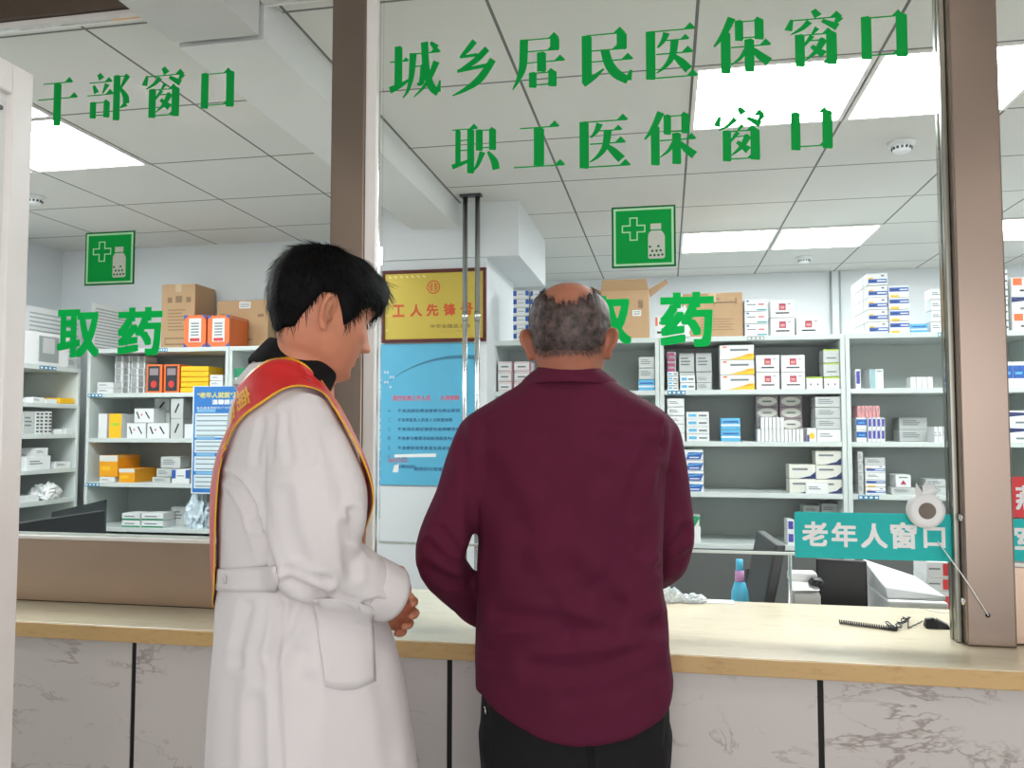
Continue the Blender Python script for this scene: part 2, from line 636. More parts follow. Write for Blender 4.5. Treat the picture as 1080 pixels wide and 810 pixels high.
G1 = 'lit pharmacy ceiling panels'
ceiling_light(0.10, 2.735, CEIL, M['lamp'], 'lit ceiling panel behind the top green lettering, nearer pair, left', G1)
ceiling_light(0.688, 2.735, CEIL, M['lamp'], 'lit ceiling panel crossing behind the right steel post, nearer pair', G1)
ceiling_light(0.10, 5.087, CEIL, M['lamp'], 'small lit ceiling panel right of the green bottle sign, far pair, left', G1)
ceiling_light(0.688, 5.087, CEIL, M['lamp'], 'small lit ceiling panel in front of the far smoke detector, right', G1)
ceiling_light(-2.896, 2.715, CEIL, M['lamp'], 'lit ceiling panel in the left bay under the left lettering', G1)
for x0, y0 in ((-3.484, 2.715), (-2.896, 2.127), (1.864, 2.735), (1.864, 5.087), (2.452, 3.9)):  # extra lit panels added out of view to brighten the pharmacy
    ceiling_light(x0, y0, CEIL, M['lamp'], 'added ceiling panel out of view, brightening the pharmacy', 'added pharmacy ceiling panels out of view')
HG = 'added hall ceiling panels behind the visitors'
for x0 in (-2.4, 0.3, 2.0):  # unseen panels added to light the visitors side
    for y0 in (-2.2, 0.3):
        ceiling_light(x0, y0, 2.95, M['hall_fill_lamp'], 'added unseen ceiling panel lighting the visitors side of the hall', HG)

# smoke detectors
def detector(px, py, label):
    p = on_z(px, py, CEIL)
    t = thing('smoke_detector', label, 'smoke detector', (p.x, p.y, CEIL), 0, 'smoke detectors')
    mb = MB(); mb.lathe([(0.0, -0.014), (0.052, -0.014), (0.055, -0.006), (0.055, 0.0), (0, 0)], M['white_plastic'], 28)
    mb.build('base', t)
    mb = MB(); mb.lathe([(0.0, -0.046), (0.026, -0.045), (0.036, -0.038), (0.042, -0.014), (0, -0.014)], M['white_plastic'], 28)
    mb.build('sensor_head', t)
    mb = MB()
    for k in range(14):
        a = 2 * PI * k / 14
        mb.hexa([tuple(Matrix.Rotation(a, 3, 'Z') @ Vector(v)) for v in [(0.036, -0.0045, -0.034), (0.0405, -0.0045, -0.034), (0.0405, 0.0045, -0.034), (0.036, 0.0045, -0.034), (0.036, -0.0045, -0.024), (0.0425, -0.0045, -0.024), (0.0425, 0.0045, -0.024), (0.036, 0.0045, -0.024)]], M['darkgrey'])
    mb.build('vent_slot', t)


detector(951, 150, 'white smoke detector on the ceiling below the near lit panels')
detector(848, 271, 'small white smoke detector on the far ceiling near the back wall')
detector(36, 207, 'white smoke detector at the left frame edge below left panel')

# open white door leaf on the left (hall side)
mb = MB()
dx1, dy1 = on_y(34, 150, 1.205).x, 1.205
dx0 = dx1 - 0.037
mb.box(dx0, dx1, dy1 - 0.045, dy1, 0.01, 2.012, M['white_metal'])
mb.box(dx0, dx1, dy1 - 0.9, dy1 - 0.855, 0.01, 2.012, M['white_metal'])
mb.box(dx0, dx1, dy1 - 0.855, dy1 - 0.045, 1.96, 2.012, M['white_metal'])
mb.box(dx0, dx1, dy1 - 0.855, dy1 - 0.045, 0.01, 0.10, M['white_metal'])
d = struct(mb, 'door_1', bevel=0.003)
mb = MB(); mb.box(dx0 + 0.010, dx1 - 0.012, dy1 - 0.855, dy1 - 0.045, 0.10, 1.96, M['white_plastic'])
mb.build('door_panel', d)
mb = MB(); mb.box(dx0 + 0.010, dx1 - 0.004, dy1 - 0.85, dy1 - 0.06, 1.928, 1.934, M['darkgrey']); mb.build('gasket', d)
# ------------------------------------------------------------ lettering on the glass
# Song style strokes on a 0..100 square.  h: thin horizontal with a wedge, v: thick vertical, d: tapered stroke
GLY = {
 '口': ['v 20 86 4 15', 'v 80 86 4 16', 'h 20 82 82', 'h 20 82 12'],
 '工': ['h 15 86 84', 'v 50 84 8 16', 'h 4 96 8'],
 '干': ['h 16 84 88', 'h 4 96 54', 'v 50 88 -6 15'],
 '乡': ['d 50 99 11 36 84 10 20 69 5', 'd 20 70 5 56 72 6', 'd 76 82 12 50 60 11 14 42 4', 'd 14 43 6 74 50 7', 'd 88 60 13 62 26 14 34 8 9 4 -4 2'],
 '民': ['h 22 84 91', 'v 22 92 4 14', 'v 80 92 60 14', 'h 22 82 62', 'h 22 97 42', 'd 52 62 13 58 38 14 70 18 15 90 3 12', 'd 90 4 10 95 22 4', 'd 16 2 10 34 14 8 50 28 3'],
 '医': ['h 12 94 92', 'v 18 94 4 14', 'h 18 98 7', 'd 46 88 11 40 74 8 30 62 3', 'h 40 84 74', 'h 28 90 50', 'd 60 74 13 56 46 11 44 28 7 28 16 2', 'd 58 46 6 70 34 12 84 18 14'],
 '居': ['h 22 86 93', 'v 80 95 68 14', 'h 22 84 70', 'd 24 95 14 22 44 13 14 18 8 3 -2 2', 'h 28 97 48', 'v 56 68 28 14', 'v 40 30 -2 12', 'v 76 30 -2 13', 'h 40 78 27', 'h 40 78 4'],
 '保': ['d 34 99 13 20 70 10 3 48 3', 'v 23 74 -4 14', 'v 46 94 54 12', 'v 80 94 54 13', 'h 46 82 90', 'h 46 82 60', 'h 32 98 44', 'v 63 58 -4 14', 'd 60 42 9 48 24 6 32 12 2', 'd 66 42 5 80 26 12 96 12 14'],
 '窗': ['d 48 101 8 56 88 12', 'd 14 86 5 8 66 12', 'h 14 92 84', 'd 90 84 12 80 68 2', 'd 42 80 10 30 68 7 12 58 2', 'd 62 80 6 86 65 12', 'v 26 58 -4 13', 'v 76 58 -4 14', 'h 26 78 55', 'h 26 78 1', 'd 54 67 8 46 56 4', 'd 46 53 8 30 32 3', 'h 42 64 44', 'd 64 45 12 52 24 8 34 8 2', 'd 44 34 6 64 16 13'],
 '部': ['d 26 101 8 33 89 12', 'h 5 56 82', 'd 15 76 5 22 59 11', 'd 46 77 11 36 57 3', 'h 1 60 54', 'v 15 40 2 12', 'v 46 40 2 12', 'h 15 48 37', 'h 15 48 9', 'v 68 95 -6 13', 'h 68 92 91', 'd 92 92 12 76 64 4', 'd 76 65 5 88 46 12 90 30 13', 'd 90 30 12 77 22 3'],
 '职': ['h 1 56 92', 'v 14 92 16 10', 'v 42 92 -6 13', 'h 14 42 68', 'h 14 42 46', 'd 1 11 10 24 18 8 50 27 4', 'v 61 90 42 13', 'v 90 90 42 13', 'h 61 92 87', 'h 61 92 49', 'd 68 40 12 58 14 8 46 -3 2', 'd 80 40 5 94 18 14 98 0 14'],
 '城': ['h 0 36 66', 'v 17 96 20 13', 'd 0 13 12 20 20 9 38 30 4', 'h 42 98 78', 'd 46 80 13 43 38 10 36 10 6 26 -4 2', 'h 46 66 54', 'd 65 54 9 63 24 10 54 20 4', 'd 68 99 13 72 46 13 82 14 13 96 1 13', 'd 95 3 10 99 24 3', 'd 92 60 12 74 22 8 48 -4 2', 'd 80 97 5 92 85 12'],
}


def song(mb, ch, x0, z0, w, h, y, m, th=0.0008):
    """draws one character so that it fills the box x0,z0,w,h"""
    polys = []
    for s in GLY[ch]:
        a = s.split()
        n = [float(q) for q in a[1:]]
        if a[0] == 'v':
            x, za, zb, t = n
            t *= 1.2
            polys.append([(x - t * .5, zb + 2), (x + t * .38, zb), (x + t * .5, zb + 3), (x + t * .5, za - 4), (x + t * .2, za), (x - t * .5, za - 1)])
        elif a[0] == 'h':
            xa, xb, z = n
            t = 2.6
            polys.append([(xa, z - t / 2), (xb, z - t / 2), (xb, z + t / 2), (xa, z + t / 2)])
            k = min(19, (xb - xa) * .34)
            polys.append([(xb - k, z), (xb + 2, z), (xb + 1, z + 2), (xb - k * .38, z + k * .62)])
        else:
            pts = [(n[i], n[i + 1], n[i + 2] * 1.12) for i in range(0, len(n), 3)]
            sm = []
            for i in range(len(pts) - 1):
                p0, p1, p2, p3 = pts[max(i - 1, 0)], pts[i], pts[i + 1], pts[min(i + 2, len(pts) - 1)]
                for k in range(6):
                    u = k / 6
                    sm.append(tuple(.5 * ((2 * p1[j]) + (-p0[j] + p2[j]) * u + (2 * p0[j] - 5 * p1[j] + 4 * p2[j] - p3[j]) * u * u + (-p0[j] + 3 * p1[j] - 3 * p2[j] + p3[j]) * u ** 3) for j in range(3)))
            sm.append(pts[-1])
            L, R = [], []
            for i, p in enumerate(sm):
                q0, q1 = sm[max(i - 1, 0)], sm[min(i + 1, len(sm) - 1)]
                dx, dz = q1[0] - q0[0], q1[1] - q0[1]
                l = math.hypot(dx, dz) or 1
                L.append((p[0] - dz / l * p[2] / 2, p[1] + dx / l * p[2] / 2))
                R.append((p[0] + dz / l * p[2] / 2, p[1] - dx / l * p[2] / 2))
            for i in range(len(sm) - 1):
                polys.append([L[i], R[i], R[i + 1], L[i + 1]])
    xs = [q[0] for p in polys for q in p]
    zs = [q[1] for p in polys for q in p]
    ax, az = min(xs), min(zs)
    kx, kz = w / (max(xs) - ax), h / (max(zs) - az)
    for i, p in enumerate(polys):
        P = [(x0 + (q[0] - ax) * kx, z0 + (q[1] - az) * kz) for q in p]
        n = len(P)
        if sum(P[j][0] * P[(j + 1) % n][1] - P[(j + 1) % n][0] * P[j][1] for j in range(n)) < 0:
            P = P[::-1]
        yy = y - 0.0002 - 0.000012 * i
        mb.add([(a, yy, b) for a, b in P], [tuple(range(n))], m)


GF = GY0 - 0.0008      # face that carries the vinyl


def song_line(name, label, chars, rects):
    """rects: pixel boxes (x0,y0,x1,y1) of the characters on the glass"""
    a = on_y(rects[0][0], rects[0][3], GF)
    b = on_y(rects[-1][2], rects[-1][3], GF)
    t = thing(name, label, 'lettering', ((a.x + b.x) / 2, GF, (a.z + b.z) / 2), 0, 'green lettering on the glass')
    for ch, (xa, ya, xb, yb) in zip(chars, rects):
        mb = MB()
        p = on_y((xa + xb) / 2, (ya + yb) / 2, GF)
        w = on_y(xb, (ya + yb) / 2, GF).x - on_y(xa, (ya + yb) / 2, GF).x
        h = on_y((xa + xb) / 2, ya, GF).z - on_y((xa + xb) / 2, yb, GF).z
        song(mb, ch, p.x - w / 2 - t.location.x, p.z - h / 2 - t.location.z, w, h, 0, M['green'])
        mb.build('character', t)
    return t


song_line('window_lettering', 'top line of green lettering across the middle glass pane', '城乡居民医保窗口',
          [(410, 45, 465, 103), (477, 41, 523, 100), (540, 35, 596, 93), (613, 29, 668, 90), (681, 25, 736, 83), (752, 16, 814, 77), (827, 9, 890, 70), (908, 11, 957, 62)])
song_line('window_lettering', 'second line of green lettering on the middle glass pane', '职工医保窗口',
          [(476, 130, 527, 183), (542, 128, 596, 176), (611, 121, 665, 177), (679, 116, 735, 174), (752, 112, 808, 170), (834, 113, 878, 158)])
song_line('window_lettering', 'green lettering high on the left glass pane', '干部窗口',
          [(40, 82, 82, 133), (92, 76, 137, 128), (149, 70, 195, 124), (212, 72, 247, 114)])


def sans_line(name, label, chars, rects, m, y=GF, bold=0.03):
    c = on_y((rects[0][0] + rects[-1][2]) / 2, rects[0][3], y)
    t = thing(name, label, 'lettering', (c.x, y, c.z), 0, 'green lettering on the glass')
    for ch, (xa, ya, xb, yb) in zip(chars, rects):
        mb = MB()
        p = on_y((xa + xb) / 2, (ya + yb) / 2, y)
        w = on_y(xb, (ya + yb) / 2, y).x - on_y(xa, (ya + yb) / 2, y).x
        h = on_y((xa + xb) / 2, ya, y).z - on_y((xa + xb) / 2, yb, y).z
        put_text(mb, ch, p.x - c.x, p.z - c.z, 0, 1.0, m, bold=bold, fit=(w, h))
        mb.build('character', t)
    return t


sans_line('window_lettering', 'two bold green characters on the left pane below bottle sign', '取药', [(60, 326, 105, 377), (124, 324, 171, 375)], M['green2'], bold=0.034)
sans_line('window_lettering', 'two bold green characters on glass right of the bald head', '取药', [(610, 312, 666, 364), (696, 308, 753, 366)], M['green2'], bold=0.034)


def bottle_sign(label, xa, ya, xb, yb):
    """square sign, pixel box on the glass"""
    p = on_y((xa + xb) / 2, (ya + yb) / 2, GF)
    w = on_y(xb, (ya + yb) / 2, GF).x - on_y(xa, (ya + yb) / 2, GF).x
    h = on_y((xa + xb) / 2, ya, GF).z - on_y((xa + xb) / 2, yb, GF).z
    t = thing('first_aid_sign', label, 'sign', (p.x, GF, p.z - h / 2), 0, 'green bottle signs on the glass')
    X = lambda u: (u - 50) / 100 * w
    Z = lambda v: v / 100 * h
    mb = MB()
    mb.box(X(0), X(100), -0.0015, 0, Z(0), Z(100), M['green_edge'])
    mb.front(X(5.5), X(94.5), Z(5.5), Z(94.5), -0.0019, M['green'])
    mb.build('panel', t)
    mb = MB()
    for a in ((3, 97, 93.5, 97), (3, 97, 3, 6.5), (3, 6.5, 6.5, 93.5), (93.5, 97, 6.5, 93.5)):
        mb.box(X(a[0]), X(a[1]), -0.0026, -0.0015, Z(a[2]), Z(a[3]), M['mint'])
    mb.build('border', t)
    mb = MB()
    o = [(28, 82), (41, 82), (41, 69.5), (53, 69.5), (53, 57), (41, 57), (41, 44), (28, 44), (28, 57), (16, 57), (16, 69.5), (28, 69.5)]
    cx, cz = 34.5, 63.2
    k = 1.9
    inn = [(x - k * (1 if x > cx else -1), z - k * (1 if z > cz else -1)) for x, z in o]
    for i in range(12):
        j = (i + 1) % 12
        mb.poly_y([(X(o[i][0]), Z(o[i][1])), (X(o[j][0]), Z(o[j][1])), (X(inn[j][0]), Z(inn[j][1])), (X(inn[i][0]), Z(inn[i][1]))], -0.0026, -0.0018, M['mint'])
    mb.build('cross_outline', t)
    mb = MB()
    mb.box(X(61), X(77.5), -0.0026, -0.0018, Z(61), Z(70.5), M['mintgrey'])
    b = [(57, 15.5), (59, 13.5), (80, 13.5), (83, 15.5), (83, 49), (82, 53), (79, 57.5), (76.5, 59), (63, 59), (60, 57.5), (57.5, 53), (57, 49)]
    mb.poly_y([(X(x), Z(z)) for x, z in b], -0.0026, -0.0018, M['mintgrey'])
    for u, v in ((60, 33), (73, 33.5), (63.5, 26), (70, 26), (76.5, 26.5), (60.5, 19), (66.7, 19), (73, 19), (79, 19.5)):
        mb.poly_y([(X(u + 2 * math.cos(q * PI / 4)), Z(v + 2 * math.sin(q * PI / 4))) for q in range(8)], -0.0031, -0.0024, M['green_edge'])
    mb.build('bottle_symbol', t)
    return t


bottle_sign('green pill bottle sign on the left glass pane', 90, 244.5, 142, 300.5)
bottle_sign('green pill bottle sign on the middle pane above bald head', 645, 217.5, 712.5, 282)

# teal plate with white lettering, at the lower edge of the middle pane
def plate(label, xa, ya, xb, yb, m, chars, rects, name='window_plate', bold=0.03):
    z1 = on_y((xa + xb) / 2, ya, GF).z
    z0 = on_y((xa + xb) / 2, yb, GF).z
    x0 = on_y(xa, (ya + yb) / 2, GF).x
    x1 = on_y(xb, (ya + yb) / 2, GF).x
    mb = MB()
    r = 0.006
    pts = [(x0, z0), (x1, z0), (x1, z1 - r)] + [(x1 - r + r * math.cos(a), z1 - r + r * math.sin(a)) for a in (0.4, 0.8, 1.2)] + [(x1 - r, z1), (x0 + r, z1)] + [(x0 + r - r * math.cos(a), z1 - r + r * math.sin(a)) for a in (1.2, 0.8, 0.4)] + [(x0, z1 - r)]
    mb.poly_y(pts, GF - 0.003, GF, m)
    o = mb.build(name, None, origin=((x0 + x1) / 2, GF, z0))
    tag(o, label, 'sign')
    tb = MB()
    for ch, (a, b, c, d) in zip(chars, rects):
        p = on_y((a + c) / 2, (b + d) / 2, GF - 0.0034)
        w = on_y(c, (b + d) / 2, GF).x - on_y(a, (b + d) / 2, GF).x
        h = on_y((a + c) / 2, b, GF).z - on_y((a + c) / 2, d, GF).z
        put_text(tb, ch, p.x, p.z, GF - 0.0036, 1.0, M['white_plastic'], bold=bold, fit=(w, h))
    tb.build('lettering', o).matrix_parent_inverse = Matrix.Translation(-o.location)
    return o


plate('teal plate with white characters at the lower right of the glass', 838, 541, 1005, 590, M['teal'], '老年人窗口',
      [(846, 550, 873, 576), (877, 551, 904, 577), (908, 552, 936, 578), (939, 551, 967, 579), (974, 556, 997, 578)])
plate('red plate at the right photo edge above a teal plate', 1067, 503, 1130, 546, M['red_sign'], '燕都', [(1071, 512, 1096, 538), (1100, 512, 1125, 538)])
plate('teal plate at the right photo edge below a red plate', 1068, 548, 1130, 592, M['teal'], '军人', [(1070, 557, 1096, 585), (1100, 557, 1125, 585)])

# round speaker stuck to the glass over the teal plate
p = on_y(975, 538, GF - 0.004)
t = thing('window_speaker', 'round white speaker with grey mesh centre hung on the glass', 'speaker', (p.x, p.y, p.z))
R = Matrix.Rotation(PI / 2, 4, 'X')
mb = MB(); mb.lathe([(0.0, 0.0), (0.040, 0.0), (0.0405, 0.010), (0.0385, 0.020), (0.030, 0.024), (0.0225, 0.0215), (0.0, 0.0185)], M['white_plastic'], 40, R); mb.build('housing', t)
mb = MB(); mb.lathe([(0.0, 0.0205), (0.0195, 0.0210), (0.0215, 0.018), (0.0, 0.018)], mat('speaker mesh', (142, 132, 124), 0.6, bump=0.6, bscale=900), 32, R); mb.build('mesh_grille', t)
mb = MB()
TABS = ([(-0.022, 0.030), (-0.004, 0.034), (-0.010, 0.046), (-0.016, 0.060), (-0.021, 0.064)],
        [(-0.006, 0.032), (0.022, 0.033), (0.028, 0.047), (0.020, 0.050), (0.016, 0.066), (0.008, 0.058), (0.004, 0.070), (-0.003, 0.056)])
for q_, pts in enumerate(TABS):
    n_ = len(pts)
    V_ = [Vector((x, -0.006 - 0.006 * ((i * 5 + q_) % 3), z)) for i, (x, z) in enumerate(pts)]
    mb.add(V_ + [v + Vector((0, 0.0015, 0)) for v in V_], [tuple(range(n_)), tuple(range(2 * n_ - 1, n_ - 1, -1))] + [(i, i + n_, (i + 1) % n_ + n_, (i + 1) % n_) for i in range(n_)], M['white_plastic'])
mb.build('tape_tab', t)
M['white_string'] = mat('white cotton string', (250, 250, 248), 0.8, var=.01)
# string from the plate to the post
a = on_y(989, 571, GF - 0.006)
mb = MB(); mb.tube([a, on_y(1017.5, 610, 1.9805), hp + Vector((0, -.0031, 0))], 0.0014, M['white_string'], 8)
o = mb.build('string', None, origin=tuple(a)); tag(o, 'white string from teal plate to a hole in the steel post', 'string')
# ------------------------------------------------------------ medicine cabinets
YF = 4.43                                   # front plane of the cabinet bank
SH_B = [0.797, 1.065, 1.332, 1.605]         # upper faces of the shelves, right bank
SH_E = [0.805, 1.073, 1.342, 1.616]         # left bank
ZTOP = 1.888


def cabinet(label, x0, x1, shelves, ztop=ZTOP, tags=(), rz=0.0, loc=None, depth=0.40):
    w = x1 - x0
    t = thing('medicine_cabinet', label, 'cabinet', loc or ((x0 + x1) / 2, YF, 0), rz, 'grey white medicine cabinets')
    h = w / 2
    for s in (-1, 1):
        mb = MB()
        a, b = sorted((s * h, s * (h - 0.022)))
        mb.box(a, b, 0.0, depth, 0.0, ztop - 0.026, M['shelf'])
        mb.build('side_panel', t, bevel=0.002)
    mb = MB(); mb.box(-h + 0.0225, h - 0.0225, depth - 0.012, depth, 0.02, ztop - 0.0265, M['shelf_back']); mb.build('back_panel', t)
    mb = MB(); mb.box(-h, h, -0.002, depth, ztop - 0.026, ztop, M['shelf']); mb.build('top_board', t, bevel=0.002)
    for z in shelves:
        mb = MB(); mb.box(-h + 0.0225, h - 0.0225, 0.002, depth - 0.0125, z - 0.026, z, M['shelf']); mb.build('shelf', t, bevel=0.002)
    zb = shelves[0] - 0.04
    for s in (-1, 1):
        mb = MB()
        a, b = sorted((s * 0.003, s * (h - 0.024)))
        mb.box(a, b, 0.004, 0.02, 0.06, zb, M['base_grey'])
        dr = mb.build('door', t, bevel=0.002)
        hb = MB(); hb.box(s * 0.03 - 0.006, s * 0.03 + 0.006, -0.014, 0.0035, zb - 0.2, zb - 0.08, M['chrome']); hb.build('handle', dr, bevel=0.002)
    mb = MB(); mb.box(-h + 0.0225, h - 0.0225, 0.012, depth - 0.0125, 0.0, 0.058, M['base_grey']); mb.build('plinth', t)
    for (tx0, tx1, z, m) in tags:
        mb = MB()
        xa, xb = tx0 - (x0 + x1) / 2, tx1 - (x0 + x1) / 2
        mb.box(xa, xb, -0.004, -0.0022, z - 0.024, z - 0.004, m)
        n = 4
        for k in range(n):
            u = xa + (xb - xa) * (k + 0.22) / n
            mb.front(u, u + (xb - xa) * 0.56 / n, z - 0.019, z - 0.009, -0.0044, M['paper'])
        mb.build('shelf_tag', t)
    return t


M['tag_blue'] = mat('blue shelf tag', (40, 128, 170), 0.5, var=0.02)
M['tag_grey'] = mat('grey shelf tag', (150, 158, 158), 0.5, var=0.02)
M['tag_teal'] = mat('teal shelf tag', (60, 150, 152), 0.5, var=0.02)


def tx(px, py, y=YF):
    return on_y(px, py, y).x


XA = [tx(517, 460), tx(696.5, 460), tx(893.5, 460)]
XA.append(XA[2] + (XA[2] - XA[1]))
cabinet('medicine cabinet half hidden behind the man in maroon', XA[0], XA[1] - 0.002, SH_B)
cabinet('medicine cabinet right of the man in maroon, full of stacked boxes', XA[1], XA[2] - 0.002, SH_B,
        tags=[(tx(788, 358), tx(806, 358), ZTOP, M['tag_grey']), (tx(704, 414), tx(723, 414), SH_B[3], M['tag_blue'])])
cabinet('medicine cabinet standing behind the teal plate and the right steel post', XA[2], XA[3], SH_B,
        tags=[(tx(989, 356), tx(1003, 356), ZTOP, M['tag_teal']), (tx(905, 527), tx(927, 527), SH_B[1], M['tag_blue'])])
XE0, XE1 = tx(90, 460), tx(240, 460)
cabinet('medicine cabinet at left behind the blue notice poster', XE0, XE1 - 0.002, SH_E,
        tags=[(tx(167, 369), tx(177, 369), ZTOP, M['tag_blue']), (tx(93, 417), tx(108, 417), SH_E[3], M['tag_blue']), (tx(90, 512), tx(105, 512), SH_E[1], M['tag_blue'])])
cabinet('medicine cabinet directly behind the head of the doctor', XE1, -1.606, SH_E)
SH_G = [0.80, 0.985, 1.165, 1.368, 1.548]
XG = on_y(88, 388, YF).x
cabinet('narrow side cabinet against the left wall facing right', -0.47, 0.47, SH_G, ztop=1.765, rz=PI / 2,
        loc=(XG - 0.005, 3.945, 0), tags=[(0.13, 0.26, 1.765, M['tag_blue'])])

# ------------------------------------------------------------ medicine boxes
def cm(name, rgb, rough=0.5):
    k = 'c_' + name
    if k not in M:
        M[k] = mat(name, rgb, rough, var=0.025, scale=12)
    return M[k]


WHT = cm('carton white', (229, 232, 232)); GRY = cm('carton grey', (196, 200, 198)); PAL = cm('carton pale beige', (222, 222, 212))
CRIM = cm('crimson print', (176, 58, 84)); TEAL = cm('teal print', (38, 152, 160)); RED = cm('red print', (206, 60, 62))
YEL = cm('yellow print', (248, 196, 40)); BLU = cm('royal blue print', (44, 92, 172)); NAVY = cm('navy print', (40, 52, 104))
LIME = cm('lime print', (178, 208, 66)); MAUVE = cm('mauve carton', (150, 138, 142)); SKY = cm('sky blue print', (96, 178, 218))
ORG = cm('orange carton', (236, 118, 58)); ORG2 = cm('orange print', (238, 112, 60)); PINK = cm('pink print', (226, 168, 176))
YBX = cm('yellow carton', (250, 196, 24)); AMB = cm('amber carton', (240, 164, 30)); KR = cm('kraft cardboard', (196, 162, 124), 0.8); KRD = cm('kraft dark', (164, 130, 96), 0.8)
PUR = cm('purple blue print', (72, 70, 160)); GRN = cm('green print', (34, 140, 96)); INK, INKD = M['ink'], M['ink_dark']
MAG = cm('magenta print', (160, 72, 112)); SALM = cm('salmon print', (220, 150, 140)); TAPE = cm('clear tape', (214, 190, 156), 0.25)


def lines(L, x0, x1, z0, z1, n, m=None):
    for k in range(n):
        zz = z1 - (k + 0.25) * (z1 - z0) / n
        L.append(('q', x0, x0 + (x1 - x0) * (0.72 + 0.28 * ((k * 37) % 10) / 10), zz - 0.45 * (z1 - z0) / n, zz, m or INK))


